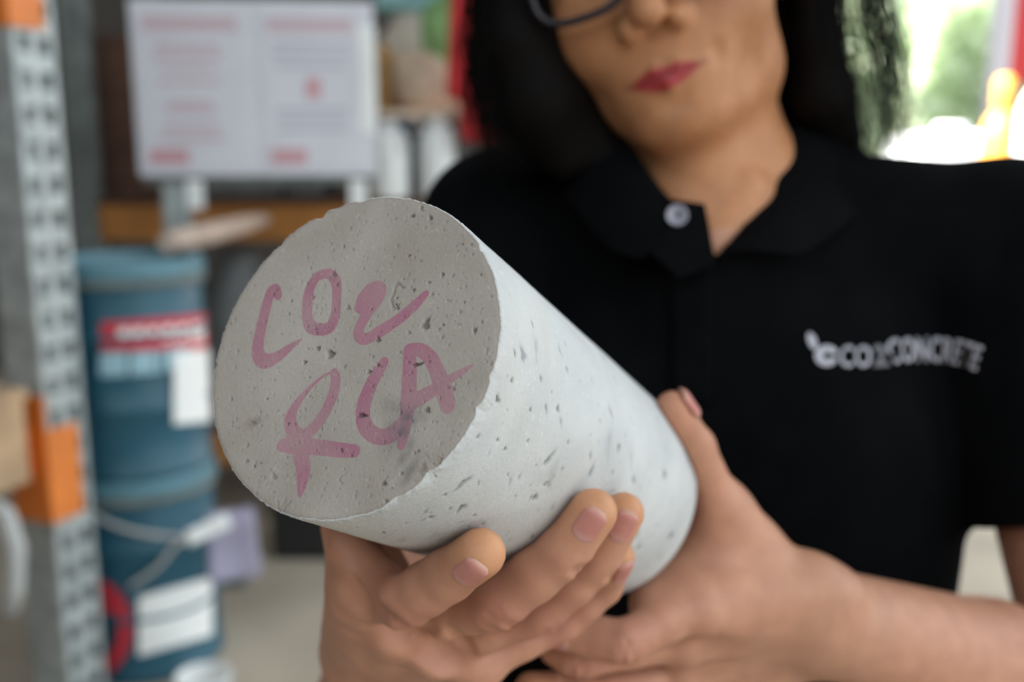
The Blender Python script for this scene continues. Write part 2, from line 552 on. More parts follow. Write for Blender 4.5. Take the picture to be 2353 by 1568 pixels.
def drum_at(px, py):
    d = Vector(tuple(raydir(px, py)))
    ox, oy = -DCX, -DCY
    a = d.x ** 2 + d.y ** 2; b_ = 2 * (d.x * ox + d.y * oy); c_ = ox * ox + oy * oy - DR * DR
    D = b_ * b_ - 4 * a * c_
    t = (-b_ - math.sqrt(max(D, 0))) / (2 * a)
    return math.atan2(d.y * t - DCY, d.x * t - DCX), CAMZ + d.z * t
def raydir(px, py):
    v = P(px, py, 1000.0)
    return v / np.linalg.norm(v)
def drum_patch(name, outline, m, parent, off=0.0015, n=14):
    """strip label: outline = (left x, right x, top y left, top y right, bottom y left, bottom y right) in pixels"""
    xl, xr, tl, tr_, bl, br = outline
    bm = bmesh.new(); rows = []
    for i in range(n + 1):
        u = i / n; x = xl + (xr - xl) * u
        col = []
        for y in (tl + (tr_ - tl) * u, bl + (br - bl) * u):
            a, z = drum_at(x, y)
            col.append(bm.verts.new(((DR + off) * math.cos(a), (DR + off) * math.sin(a), z - parent.location.z if parent.parent is None else z)))
        rows.append(col)
    for r0, r1 in zip(rows[:-1], rows[1:]):
        bm.faces.new((r0[0], r1[0], r1[1], r0[1]))
    o = obj(name, bm, m, parent)
    s = o.modifiers.new('t', 'SOLIDIFY'); s.thickness = 0.0006
    return o
lab = drum_patch('label', (232, 474, 742, 722, 806, 806), M['sign_red'], d_up)
for (x0, x1, y0, y1) in [(272, 296, 756, 786), (304, 330, 755, 785), (340, 362, 754, 778), (374, 396, 750, 784), (406, 428, 748, 783), (438, 466, 744, 782)]:
    drum_patch('print_mark', (x0, x1, y0, y0 - 3, y1, y1 - 3), M['white'], d_up, 0.0026, 4)
for (x0, x1, y0, y1) in [(230, 292, 812, 866), (300, 356, 810, 862), (362, 376, 806, 858), (384, 440, 802, 850)]:
    drum_patch('print_mark', (x0, x1, y0, y0 - 4, y1, y1 - 4), M['label_cyan'], d_up, 0.002, 5)
drum_patch('sticker', (398, 482, 812, 800, 975, 968), M['white'], d_up, 0.0032)
drum_patch('sticker', (318, 486, 1372, 1325, 1508, 1460), M['white'], d_low, 0.0026)
# ring symbol
bm = bmesh.new()
vo, vi = [], []
for k in range(49):
    a = 2 * math.pi * k / 48
    for lst, rr_ in ((vo, 1.0), (vi, 0.68)):
        an, z = drum_at(205 + 100 * rr_ * math.cos(a), 1445 + 118 * rr_ * math.sin(a))
        lst.append(bm.verts.new(((DR + 0.002) * math.cos(an), (DR + 0.002) * math.sin(an), z)))
for k in range(48):
    bm.faces.new((vo[k], vo[k + 1], vi[k + 1], vi[k]))
obj('ring_symbol', bm, M['sign_red'], d_low)
drum_patch('print_mark', (206, 262, 1398, 1380, 1422, 1404), M['sign_red'], d_low, 0.002, 6)
# cable round the drums and hanging papers
pts = []
for x, y in [(165, 940), (196, 1010), (186, 1100), (200, 1155), (250, 1195), (330, 1222), (430, 1236)]:
    a, z = drum_at(max(x, 172), y)
    pts.append((DCX + (DR + 0.012) * math.cos(a), DCY + (DR + 0.012) * math.sin(a), z))
for x, y in [(400, 1250), (360, 1300), (300, 1345)]:
    a, z = drum_at(x, y)
    pts.append((DCX + (DR + 0.012) * math.cos(a), DCY + (DR + 0.012) * math.sin(a), z))
bm = bmesh.new(); tube(bm, [tuple(v) for v in catmull(pts, 50)], 0.006, 8)
tag(obj('cable', bm, M['rope'], None, True), 'thin pale cable looped round the lower teal drum', 'cable')
def sheet(name, corners, m, label, cat, curl=0.01):
    vs = []
    N_ = 8
    a, b2, c2, d2_ = [Vector(v) for v in corners]
    nrm = (b2 - a).cross(d2_ - a).normalized()
    bm = bmesh.new(); gridv = []
    for i in range(N_ + 1):
        row = []
        for j in range(N_ + 1):
            u, v = j / N_, i / N_
            p = (a * (1 - u) + b2 * u) * (1 - v) + (d2_ * (1 - u) + c2 * u) * v
            row.append(bm.verts.new(p + nrm * curl * math.sin(u * 3.1) * (0.4 + v)))
        gridv.append(row)
    for i in range(N_):
        for j in range(N_):
            bm.faces.new((gridv[i][j], gridv[i][j + 1], gridv[i + 1][j + 1], gridv[i + 1][j]))
    o = obj(name, bm, m, None, True)
    s = o.modifiers.new('t', 'SOLIDIFY'); s.thickness = 0.001
    if label: tag(o, label, cat)
    return o
sheet('paper_sheet', [PM(474, 1180, 2.60), PM(582, 1165, 2.58), PM(600, 1325, 2.58), PM(482, 1342, 2.60)], M['lilac'], 'lilac paper sheet hanging beside the lower teal drum', 'paper')
sheet('paper_tag', [PM(425, 1222, 2.435), PM(520, 1178, 2.47), PM(532, 1212, 2.47), PM(436, 1256, 2.435)], M['white'], 'small white paper tag tied to the cable on the drum', 'tag', 0.004)
b = PM(418, 1560, 2.55)
pl_ = empty('bucket', (DCX + 0.135, DCY - 0.15, 0.0))
tag(pl_, 'small white plastic bucket on the floor in front of the drums', 'bucket')
bm = bmesh.new(); lathe(bm, [(0, 0), (0.055, 0), (0.062, 0.075), (0.067, 0.078), (0.067, 0.092), (0.062, 0.092), (0.05, 0.01), (0, 0.01)], 40); 
pail = obj('pail', bm, M['white'], pl_, True)
bm = bmesh.new(); tube(bm, [(0.069 * math.cos(a), 0.069 * math.sin(a), 0.084) for a in np.linspace(-1.5, 1.6, 20)], 0.003, 6); obj('handle', bm, M['galv'], pl_, True)
pl_.location = (PM(468, 1570, 2.42).x, PM(468, 1570, 2.42).y, 0)

# ------------------------------------------------------------------ notice board on a post
sc_ = PM(586, 206, 2.95)
sg = empty('notice_board', (sc_.x, sc_.y, 0), 0.10)
tag(sg, 'white notice board with two red printed sheets on a grey post', 'notice board')
SW, SH, sz = 0.70, 0.505, sc_.z
bm = bmesh.new(); box(bm, (0, 0.008, sz), (SW, 0.016, SH)); obj('board', bm, M['paper'], sg, False, 0.004)
for k, (x0, x1) in enumerate(((-0.335, -0.022), (0.022, 0.31))):
    xm, w = (x0 + x1) / 2, x1 - x0
    bm = bmesh.new(); box(bm, (xm, -0.002, sz), (w, 0.003, SH - 0.05)); sh_ = obj('printed_sheet', bm, M['paper'], sg)
    def pr(cx_, cz_, w_, h_, m):
        bm = bmesh.new(); box(bm, (cx_, -0.0042, sz + cz_), (w_, 0.0012, h_)); obj('print_mark', bm, m, sh_)
    pr(xm, 0.185, w * 0.86, 0.040, M['pink_ink'])
    pr(xm - w * 0.25, -0.195, w * 0.36, 0.045, M['red_ink'])
    if k == 0:
        for zc, ww in ((0.12, .58), (0.095, .62), (0.06, .5), (0.02, .55), (-0.04, .4), (-0.06, .45), (-0.11, .5), (-0.14, .6)):
            pr(xm - 0.01, zc, w * ww, 0.014, M['pink_ink'])
    else:
        for zc, ww in ((0.13, .8), (0.10, .8), (0.07, .7), (-0.06, .75), (-0.085, .7), (-0.115, .75)):
            pr(xm, zc, w * ww, 0.013, M['grey_ink'])
        pr(xm + 0.005, 0.005, 0.045, 0.06, M['red_ink'])
bm = bmesh.new(); box(bm, (SW / 2 - 0.018, -0.006, sz + 0.03), (0.05, 0.004, SH * 0.62)); obj('edge_strip', bm, M['white'], sg)
bm = bmesh.new(); box(bm, (-0.255, 0.045, sz / 2 + 0.12), (0.075, 0.05, sz + 0.24)); obj('post', bm, M['galv'], sg, False, 0.004)
bm = bmesh.new(); box(bm, (-0.255, 0.045, 0.01), (0.34, 0.30, 0.02)); obj('base', bm, M['galv_dark'], sg, False, 0.004)
bm = bmesh.new(); box(bm, (0, 0.03, sz - SH / 2 - 0.012), (SW * 0.98, 0.03, 0.022)); obj('bottom_rail', bm, M['galv_dark'], sg, False, 0.002)
for k, xx in enumerate((-0.19, 0.295)):
    bm = bmesh.new(); box(bm, (xx, 0.0, sz - SH / 2 - 0.055), (0.05, 0.003, 0.085)); obj('paper_tab', bm, M['white'], sg)

# ------------------------------------------------------------------ rear rack with shelves
ra = PM(196, 784, 3.45); yb = 3.55
rr2 = empty('storage_rack', (0, yb, 0))
tag(rr2, 'long storage rack with dull orange beams behind the notice board', 'storage rack')
xl, xr = -1.50, 0.30
for xx in (xl, xr):
    for yy in (0.0, 0.7):
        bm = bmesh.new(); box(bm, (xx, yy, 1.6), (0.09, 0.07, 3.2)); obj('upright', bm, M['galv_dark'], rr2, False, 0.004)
for z in (0.28, 1.10, 2.25):
    for yy in (-0.01, 0.71):
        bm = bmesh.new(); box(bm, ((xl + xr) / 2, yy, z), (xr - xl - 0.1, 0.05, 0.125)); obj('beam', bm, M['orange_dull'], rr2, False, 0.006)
    bm = bmesh.new(); box(bm, ((xl + xr) / 2, 0.35, z + 0.075), (xr - xl - 0.1, 0.78, 0.02)); obj('shelf_board', bm, M['wood_dark'], rr2, False, 0.003)
bm = bmesh.new(); box(bm, (-0.15, 0.30, 1.475), (0.80, 0.60, 0.025)); obj('half_shelf', bm, M['tan'], rr2, False, 0.003)
for xx in (-0.535, 0.235):
    bm = bmesh.new(); box(bm, (xx, 0.3, 1.29), (0.02, 0.55, 0.345)); obj('half_shelf_leg', bm, M['galv_dark'], rr2)
SHELF = 1.1855
def xat(px, y):           # world x that shows at pixel px for a point at world distance y, about eye level
    return (px - CX) / FPX * y * CP
def crate(name, pxa, pxb, z0, h, y, m, label, cat, dep=0.22, group=None, lid=None, bevel=0.006):
    x0, x1 = xat(pxa, y), xat(pxb, y)
    t = empty(name, ((x0 + x1) / 2, y + dep / 2, z0))
    tag(t, label, cat, group)
    w = x1 - x0
    bm = bmesh.new(); box(bm, (0, 0, h / 2), (w, dep, h)); obj('body', bm, m, t, False, bevel)
    if lid is not None:
        bm = bmesh.new(); box(bm, (0, 0, h + 0.008), (w * 1.04, dep * 1.04, 0.016)); obj('lid', bm, lid, t, False, 0.004)
    bm = bmesh.new(); box(bm, (0, -dep / 2 - 0.003, h * 0.6), (w * 0.3, 0.006, h * 0.12)); obj('handle', bm, M['black'], t, False, 0.002)
    return t
# dark brown cartons, stacked at the left
for k, (z0, h) in enumerate(((SHELF, 0.20), (SHELF + 0.201, 0.17), (SHELF + 0.372, 0.19))):
    y = 3.62
    x0, x1 = xat(212, y), xat(345, y)
    t = empty('carton', ((x0 + x1) / 2, y + 0.13, z0))
    tag(t, ['bottom', 'middle', 'top'][k] + ' dark brown carton of the stack left of the notice board', 'carton', 'dark brown cartons on the rack')
    bm = bmesh.new(); box(bm, (0, 0, h / 2), (x1 - x0, 0.26, h)); obj('box', bm, M['wood_dark'], t, False, 0.004)
    bm = bmesh.new(); box(bm, (0, -0.131, h / 2), (0.05, 0.001, h)); obj('tape', bm, M['wood_dark'], t)
crate('storage_bin', 470, 640, SHELF, 0.115, 3.64, M['grey'], 'low grey plastic bin on the shelf under the notice board', 'bin', 0.3, None, M['grey'])
crate('storage_bin', 650, 740, SHELF, 0.12, 3.64, M['grey'], 'small grey bin right of the low bin on the orange shelf', 'bin', 0.3)
crate('storage_crate', 868, 1015, SHELF, 0.234, 3.64, M['black'], 'black crate behind the white jugs', 'crate', 0.2)
crate('blue_box', 872, 935, SHELF + 0.235, 0.05, 3.64, M['blue'], 'small dark blue box under the brown sacks', 'box', 0.15)
crate('grey_box', 950, 1010, SHELF + 0.235, 0.05, 3.64, M['white'], 'small whitish box beside the dark blue box', 'box', 0.15)
def jug(px, z0, y, h, r, label, m):
    t = empty('jug', (xat(px, y), y, z0))
    tag(t, label, 'jug', 'white jugs on the shelf')
    bm = bmesh.new()
    lathe(bm, [(0, 0), (r * 0.94, 0), (r, 0.012), (r, h * 0.72), (r * 0.9, h * 0.82), (r * 0.5, h * 0.9), (r * 0.34, h * 0.92), (r * 0.34, h * 0.96), (0, h * 0.96)], 32)
    obj('bottle', bm, m, t, True)
    bm = bmesh.new(); lathe(bm, [(r * 0.38, h * 0.93), (r * 0.42, h * 0.935), (r * 0.42, h), (0, h)], 20); obj('cap', bm, m, t, True)
    bm = bmesh.new(); tube(bm, [(r * 0.3, -r * 0.3, h * 0.90), (r * 0.75, -r * 0.75, h * 0.86), (r * 0.78, -r * 0.78, h * 0.66), (r * 0.68, -r * 0.68, h * 0.6)], 0.009, 8); obj('handle', bm, m, t, True)
jug(893, SHELF, 3.54, 0.265, 0.072, 'white jug at the right edge of the notice board', M['white'])
jug(1005, SHELF, 3.54, 0.275, 0.064, 'second white jug, left of the black hair', M['white'])
jug(1066, SHELF, 3.60, 0.20, 0.038, 'slim grey bottle next to the hair', M['grey'])
jug(1118, SHELF, 3.58, 0.15, 0.034, 'short lilac bottle next to the shoulder', M['lilac'])
def sack(px, pyw, z0, w, h, dep, y, m, label, seed, rz=0.0, lean=0.0):
    f = Field(np.arange(-w, w, 0.014), np.arange(-dep, dep, 0.014), np.arange(-0.02, h * 1.3, 0.014))
    r = np.random.default_rng(seed)
    f.f += 1
    pr = [Ell((0, 0, h * 0.42), (w * 0.5, dep * 0.5, h * 0.46))]
    for k in range(7):
        pr.append(Ell((r.uniform(-.3, .3) * w, r.uniform(-.25, .25) * dep, h * r.uniform(.18, .8)), (w * r.uniform(.18, .3), dep * r.uniform(.2, .3), h * r.uniform(.14, .26))))
    pr.append(Ell((r.uniform(-.1, .1) * w, 0, h * 0.88), (w * 0.2, dep * 0.16, h * 0.12)))
    d = None
    X = f.coords((slice(None),) * 3)
    for p in pr:
        e = p(X); d = e if d is None else smin(d, e, 0.05)
    d = np.maximum(d, -X[2] + 0.0)
    f.f = d.astype(np.float32)
    v, q_ = f.mesh(1)
    t = empty('sack', (xat(px, y), y, z0), rz)
    tag(t, label, 'sack')
    o = npmesh('bag', v, q_, m, t)
    bm = bmesh.new(); lathe(bm, [(w * 0.10, h * 0.90), (w * 0.14, h * 0.92), (w * 0.14, h * 0.94), (w * 0.10, h * 0.96)], 16); obj('tie', bm, M['rope'], t, True)
    t.rotation_euler = (0, lean, rz)
    return t
TOP = 1.488
sack(884, 0, TOP, 0.12, 0.25, 0.14, 3.78, M['ochre'], 'ochre brown paper sack beside the notice board edge', 5, 0.3)
sack(968, 0, TOP, 0.20, 0.20, 0.18, 3.66, M['brown_paper'], 'crumpled tan paper sack in front of the green sack', 9, 0.1, 0.1)
sack(1045, 0, TOP + 0.10, 0.23, 0.34, 0.2, 3.80, M['green'], 'bright green sack at the top left of the hair', 3, 0.0)
sack(950, 0, TOP, 0.28, 0.40, 0.20, 4.04, M['cream'], 'cream paper sack behind the brown sacks', 12, 0.2)
crate('carton', 870, 1060, TOP + 0.40, 0.10, 3.98, M['cyan'], 'pale cyan box lying on top of the cream sack', 'box', 0.25)
crate('carton', 1030, 1100, TOP, 0.098, 3.72, M['tan'], 'tan carton under the green sack', 'carton', 0.2)
# red coat hanging at the end of the rack
def coat():
    y = 3.45
    t = empty('coat', (xat(1108, y), y, 1.38))
    tag(t, 'red work coat hanging behind the left edge of the hair', 'coat')
    f = Field(np.arange(-0.16, 0.16, 0.01), np.arange(-0.09, 0.09, 0.01), np.arange(-0.05, 0.75, 0.012))
    X = f.coords((slice(None),) * 3)
    d = None
    for p in [Cone((-0.032, 0, 0.0), (-0.028, 0, 0.56), 0.046, 0.036), Cone((0.032, 0.005, 0.0), (0.028, 0, 0.56), 0.046, 0.036), Cone((0.07, 0, 0.57), (0.098, 0.012, 0.14), 0.030, 0.024), Cone((-0.07, 0, 0.57), (-0.098, 0.008, 0.16), 0.030, 0.024), Cone((-0.03, 0, 0.63), (0.03, 0, 0.63), 0.026, 0.026)]:
        e = p(X); d = e if d is None else smin(d, e, 0.02)
    f.f = np.maximum(d, -X[2] + 0.0 * X[0]).astype(np.float32)
    v, q_ = f.mesh(1)
    npmesh('coat_body', v, q_, M['red_dark'], t)
    bm = bmesh.new(); tube(bm, [(0, 0, 0.64), (0, 0.0, 0.80), (0.0, 0.035, 0.84), (0.0, 0.07, 0.82)], 0.004, 6); obj('hook', bm, M['galv'], t, True)
coat()
# under the shelf
SH2 = 0.3655
sack(535, 0, SH2, 0.30, 0.62, 0.36, 3.85, M['grey_sack'], 'dark grey sack below the orange beam, right of the drum', 21, 0.2)
sack(735, 0, SH2, 0.30, 0.52, 0.34, 3.85, M['black'], 'black sack in the dark under the orange beam', 22, -0.1)
sack(925, 0, SH2, 0.30, 0.5, 0.34, 3.85, M['grey_sack'], 'grey sack under the shelf hidden behind the cylinder', 23, 0.4)
crate('storage_crate', 585, 780, 0.0, 0.21, 3.15, M['black'], 'black crate on the floor behind the cylinder and the drum', 'crate', 0.3)
# wood offcut leaning on the shelf front
bm = bmesh.new(); pa = Vector((DCX + 0.10, DCY + 0.03, 1.112)); pb = Vector((xat(600, 3.46), 3.47, 1.115))
tube(bm, [tuple(pa), tuple(pa.lerp(pb, .3)), tuple(pa.lerp(pb, .7)), tuple(pb)], [0.026, 0.032, 0.030, 0.02], 10)
tag(obj('wood_offcut', bm, mat('pale_timber', (0.50, 0.38, 0.31), 0.8, 0.15, 12), None, False), 'pale wood offcut lying from the drum lid to the orange beam', 'wood')

# ------------------------------------------------------------------ the concrete specimen (100 x 200 mm test cylinder)
CR, CL = 50.0, 200.0
C0 = cam2w((-48.0, 2.7, 290.2))
CD = cam2w((0.422, 0.328, 0.845)); CD /= np.linalg.norm(CD)
_mid = C0 + 100 * CD
E1 = -_mid + (_mid @ CD) * CD; E1 /= np.linalg.norm(E1)
E2 = np.cross(CD, E1)
if (E2 @ cam2w((-0.493, 0.865, -0.09))) < 0:
    E2 = -E2

def cylpt(s, phi, rad):
    a = math.radians(phi)
    return C0 + CD * s + rad * (math.cos(a) * E1 + math.sin(a) * E2)

def raydir(px, py):
    v = P(px, py, 1000.0)
    return v / np.linalg.norm(v)

def on_face(px, py):
    v = raydir(px, py)
    q = v * ((C0 @ CD) / (v @ CD)) - C0
    return np.array([q @ E1, q @ E2])

def on_side(px, py, R=CR):
    v = raydir(px, py)
    vp = v - (v @ CD) * CD; cp = C0 - (C0 @ CD) * CD
    a = vp @ vp; b = -2 * vp @ cp; c = cp @ cp - R * R
    D = b * b - 4 * a * c
    t = (-b - math.sqrt(max(D, 0))) / (2 * a)
    q = v * t - C0
    s = q @ CD
    return s, math.degrees(math.atan2(q @ E2, q @ E1))

def crop1(x, y):
    return on_face(450 + x / 1.96, 430 + y / 1.96)

def vnoise(p, seed, freq):
    """cheap smooth noise from sums of sines"""
    r = np.random.default_rng(seed)
    out = np.zeros(len(p))
    for k in range(10):
        w = r.normal(size=p.shape[1]) * freq
        out += np.sin(p @ w + r.uniform(0, 6.28))
    return out / 3.2

def build_specimen():
    NT = 840
    th = np.arange(NT) * 2 * math.pi / NT
    cosT, sinT = np.cos(th), np.sin(th)
    # rim roughness
    ph = np.stack([cosT, sinT], 1)
    rim = 0.12 * vnoise(ph, 3, 25) + 0.08 * vnoise(ph, 4, 70) + 0.05 * rng.normal(size=NT)
    chip = np.zeros(NT)
    for (x, y, w, dep) in [(570, 172, 0.030, 1.6), (640, 120, 0.03, 0.7), (385, 262, 0.02, 0.6), (85, 800, 0.02, 0.7), (120, 640, 0.015, 0.5), (1290, 275, 0.02, 0.5),
                           (745, 70, 0.03, 0.8), (70, 880, 0.02, 0.6), (1330, 850, 0.03, 0.7), (1280, 1000, 0.03, 0.8), (1050, 1300, 0.05, 0.9), (900, 1405, 0.05, 0.7)]:
        q = crop1(x, y); a = math.atan2(q[1], q[0])
        da = np.angle(np.exp(1j * (th - a)))
        chip += dep * np.exp(-(da / w) ** 2)
    rimr = CR - 0.35 + np.minimum(rim, 0.35) - chip
    # ---- front face: polar grid
    rr = np.concatenate([np.linspace(0.3, 49.0, 165), [49.35, 49.65]])
    fr = [np.zeros((1, 2))]
    for r in rr[:-2]:
        fr.append(np.stack([r * cosT, r * sinT], 1))
    F = np.concatenate(fr)
    # outer rings blend to the rough rim
    k0 = np.clip((np.linalg.norm(F, axis=1) - 46.0) / 3.0, 0, 1)
    idx = (np.arange(len(F)) - 1) % NT
    sc = 1 + k0 * ((rimr[idx] - 0.35) / 49.0 - 1) * (np.arange(len(F)) > 0)
    F = F * sc[:, None]
    depth = np.zeros(len(F)); pit = np.zeros(len(F))
    def addpit(c, a, b, rot, dep, sharp=4, ring=False):
        dx = F[:, 0] - c[0]; dy = F[:, 1] - c[1]
        sel = (np.abs(dx) < 2.2 * max(a, b)) & (np.abs(dy) < 2.2 * max(a, b))
        if not sel.any(): return
        dx, dy = dx[sel], dy[sel]
        u = (dx * math.cos(rot) + dy * math.sin(rot)) / a
        v = (-dx * math.sin(rot) + dy * math.cos(rot)) / b
        ang = np.arctan2(v, u)
        q = np.hypot(u, v) * (1 + 0.18 * np.sin(3 * ang + c[0]) + 0.12 * np.sin(5 * ang + c[1] * 3))
        if ring:
            w = np.exp(-((q - 1) / 0.16) ** 2) * (np.cos(ang - ring) > -0.35)
        else:
            w = 1 / (1 + q ** (2 * sharp))
        depth[sel] = np.maximum(depth[sel], dep * w)
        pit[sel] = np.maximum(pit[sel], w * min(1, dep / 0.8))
    px2mm = 1 / 1.96 / 7.75
    for (x, y, a, b, rot, dep) in [(1035, 618, 28, 17, 1.2, 1.6), (605, 752, 24, 18, 0.4, 1.4), (550, 727, 14, 10, 0, 1.0), (490, 790, 11, 10, 0, 1.0),
                                   (745, 1030, 24, 10, -0.5, 2.0), (995, 800, 26, 8, -0.6, 1.6), (1042, 1005, 13, 11, 0, 1.4), (1255, 647, 13, 9, 0.9, 1.2),
                                   (1055, 140, 14, 9, 0.6, 1.5), (975, 130, 14, 8, -0.4, 1.2), (1015, 95, 12, 7, 1.0, 1.2), (845, 1335, 12, 8, -0.5, 1.4),
                                   (415, 1068, 6, 6, 0, 1.2), (655, 1187, 12, 6, 0.4, 1.0), (820, 688, 15, 11, 0.9, 1.0), (665, 270, 9, 6, 1.0, 1.0),
                                   (160, 955, 9, 7, 1.1, 1.0), (262, 1258, 6, 6, 0, 1.2), (320, 955, 6, 6, 0, 1.0), (980, 465, 9, 7, 0.3, 1.0), (960, 310, 7, 6, 0, 0.9),
                                   (1110, 395, 11, 7, 1.0, 1.0), (1050, 430, 8, 6, 0, 0.8), (350, 485, 9, 6, 1.2, 0.9), (620, 393, 20, 14, 0.4, 0.7), (635, 440, 9, 7, 0, 0.8),
                                   (905, 500, 6, 5, 0, 0.8), (905, 538, 22, 6, 0.5, 1.0), (780, 832, 12, 8, -0.4, 1.1), (820, 802, 10, 6, 0, 0.9), (685, 545, 14, 12, 0, 0.6),
                                   (700, 1210, 8, 5, 0.4, 0.8), (1000, 1190, 9, 6, 0, 0.8), (260, 1060, 22, 9, -0.2, 0.5), (350, 1305, 18, 12, 0.4, 0.5), (230, 1165, 6, 12, 0, 0.5),
                                   (855, 1415, 8, 6, 0, 1.0), (925, 1290, 7, 6, 0, 0.9), (790, 552, 6, 5, 0, 0.8), (500, 435, 7, 6, 0, 0.8), (430, 515, 8, 6, 0, 0.7), (420, 572, 8, 6, 0, 0.7),
                                   (1283, 395, 5, 5, 0, 0.8), (1200, 258, 6, 5, 0, 0.7), (1208, 520, 6, 5, 0, 0.8), (1115, 622, 6, 5, 0, 0.8), (1160, 910, 9, 7, 0.6, 0.7), (395, 1430, 26, 20, 1.3, 0.25)]:
        addpit(crop1(x, y), a * px2mm * 0.85, b * px2mm * 0.85, rot, dep * 0.8)
    addpit(crop1(918, 490), 42 * px2mm, 48 * px2mm, 0.2, 0.45, ring=2.6)
    addpit(crop1(392, 1428), 24 * px2mm, 34 * px2mm, 0.2, 0.35, ring=1.0)
    addpit(crop1(662, 1312), 12 * px2mm, 20 * px2mm, 0.2, 0.4, ring=2.6)
    for i in range(620):
        a = rng.uniform(0, 6.283); r = 49 * math.sqrt(rng.uniform(0, 1))
        s = 0.16 + 0.30 * rng.random() ** 3
        addpit((r * math.cos(a), r * math.sin(a)), s, s * rng.uniform(0.5, 1), rng.uniform(0, 3), rng.uniform(0.15, 0.6), 2)
    # crumbly brown patch on the lower right edge
    q0 = crop1(1060, 1285)
    g = np.exp(-(((F - q0) ** 2).sum(1) / 5.0 ** 2))
    relief = 0.05 * vnoise(F, 11, 0.25) + 0.014 * vnoise(F, 12, 3.0) + g * 0.14 * vnoise(F, 13, 4.0)
    zf = depth - relief
    edge = np.clip((np.linalg.norm(F, axis=1) - 47.5) / 2.0, 0, 1)
    zf = zf + edge ** 2 * 0.25
    nF = len(F)
    vf = C0 + F[:, :1] * E1 + F[:, 1:] * E2 + zf[:, None] * CD
    # ---- side
    sv = np.concatenate([[0.45, 0.8], np.cumsum(np.linspace(0.42, 1.25, 238)) + 0.8])
    sv = sv[sv < CL - 0.8]
    S, T = np.meshgrid(sv, th, indexing='ij')
    S = S.ravel(); T = T.ravel()
    rad = np.full(len(S), CR)
    q3 = np.stack([np.cos(T) * 50, np.sin(T) * 50, S], 1)
    rad += 0.07 * vnoise(q3, 21, 0.09) + 0.022 * vnoise(q3, 22, 0.8)
    fade = np.exp(-((S - 0.45) / 1.6))
    rad -= fade * (CR - rimr[(np.arange(len(S)) % NT)])
    crumb = np.exp(-S / 3.5)
    rad += crumb * 0.14 * np.maximum(vnoise(q3, 23, 3.0), -0.4)
    spit = np.zeros(len(S)); patch = np.zeros(len(S))
    def sidepit(s, phi, a, b, rot, dep, soft=3, stain=0.0):
        a0 = math.radians(phi)
        w_ = 2 * max(a, b)
        i0, i1 = np.searchsorted(sv, [s - w_, s + w_])
        nj = int(w_ / CR / (2 * math.pi) * NT) + 1
        jc = int(round(a0 / (2 * math.pi) * NT))
        if i1 <= i0: return
        jj = (np.arange(jc - nj, jc + nj + 1)) % NT
        sel = (np.arange(i0, i1)[:, None] * NT + jj[None, :]).ravel()
        ds = S[sel] - s; dt = np.angle(np.exp(1j * (T[sel] - a0))) * CR
        u = (ds * math.cos(rot) + dt * math.sin(rot)) / a
        v = (-ds * math.sin(rot) + dt * math.cos(rot)) / b
        ang = np.arctan2(v, u)
        q = np.hypot(u, v) * (1 + 0.2 * np.sin(3 * ang + s) + 0.12 * np.sin(5 * ang + phi))
        w = 1 / (1 + q ** (2 * soft))
        rad[sel] -= dep * w
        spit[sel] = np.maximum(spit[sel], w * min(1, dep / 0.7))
        patch[sel] = np.maximum(patch[sel], stain * w)
    # pits seen in the photo: pixel, half length and half width in mm, direction given by a second pixel
    for (x, y, x2, y2, wmm, dep, st) in [(1252, 1070, 1272, 1045, 1.0, 1.3, .3), (1045, 1128, 1082, 1096, 1.0, .25, .9), (1198, 800, 1206, 830, 1.4, .25, .8), (1283, 934, 1285, 946, .7, 1, .3),
                                         (1052, 1178, 1066, 1162, .8, .9, .4), (1226, 1152, 1232, 1138, .8, .9, .3), (1352, 1098, 1364, 1072, .8, .9, .3), (1420, 1034, 1424, 1026, 1.2, .8, .3),
                                         (1526, 1084, 1530, 1098, 1.4, .8, .4), (1538, 1240, 1544, 1228, 1.6, .9, .4), (1456, 1240, 1464, 1226, 1.5, .8, .4), (1466, 1262, 1470, 1256, 1.3, .6, .4),
                                         (1182, 804, 1184, 820, .5, .8, .3), (1243, 866, 1245, 878, .5, .8, .2), (1142, 912, 1148, 926, .6, .9, .3), (1142, 1014, 1146, 1012, .5, .8, .2),
                                         (1255, 930, 1257, 950, .45, .6, .2), (1160, 1034, 1163, 1033, .5, .7, .2), (1212, 1016, 1216, 1012, .5, .6, .2), (1292, 1080, 1294, 1077, .6, .6, .2),
                                         (1222, 738, 1226, 752, .6, .7, .3), (1302, 844, 1306, 856, .8, .4, .4), (1406, 1090, 1410, 1082, .9, .4, .4), (1455, 1096, 1458, 1110, 1.0, .4, .4),
                                         (1020, 1140, 1024, 1138, .5, .8, .2), (988, 1192, 992, 1188, .8, .9, .2), (1176, 872, 1178, 878, .6, .9, .3), (1218, 944, 1222, 940, .6, .7, .2),
                                         (1088, 1188, 1090, 1184, .6, .5, .2), (1250, 1118, 1256, 1110, .7, .7, .2), (1096, 1010, 1102, 1000, .5, .5, .2), (1305, 1020, 1308, 1014, .5, .6, .2)]:
        s0, p0 = on_side(x, y); s1, p1 = on_side(x2, y2)
        du, dv = s1 - s0, math.radians(p1 - p0) * CR
        ln = max(math.hypot(du, dv) / 2, wmm)
        sidepit((s0 + s1) / 2, (p0 + p1) / 2, ln, wmm, math.atan2(dv, du), dep, 3, st)
    for i in range(420):
        s0 = rng.uniform(2, 198); p0 = rng.uniform(-120, 120)
        a = 0.25 + 0.7 * rng.random() ** 3
        sidepit(s0, p0, a * rng.uniform(1, 2.2), a * 0.6, rng.uniform(0.6, 1.4), rng.uniform(0.2, 0.7), 2, 0.1)
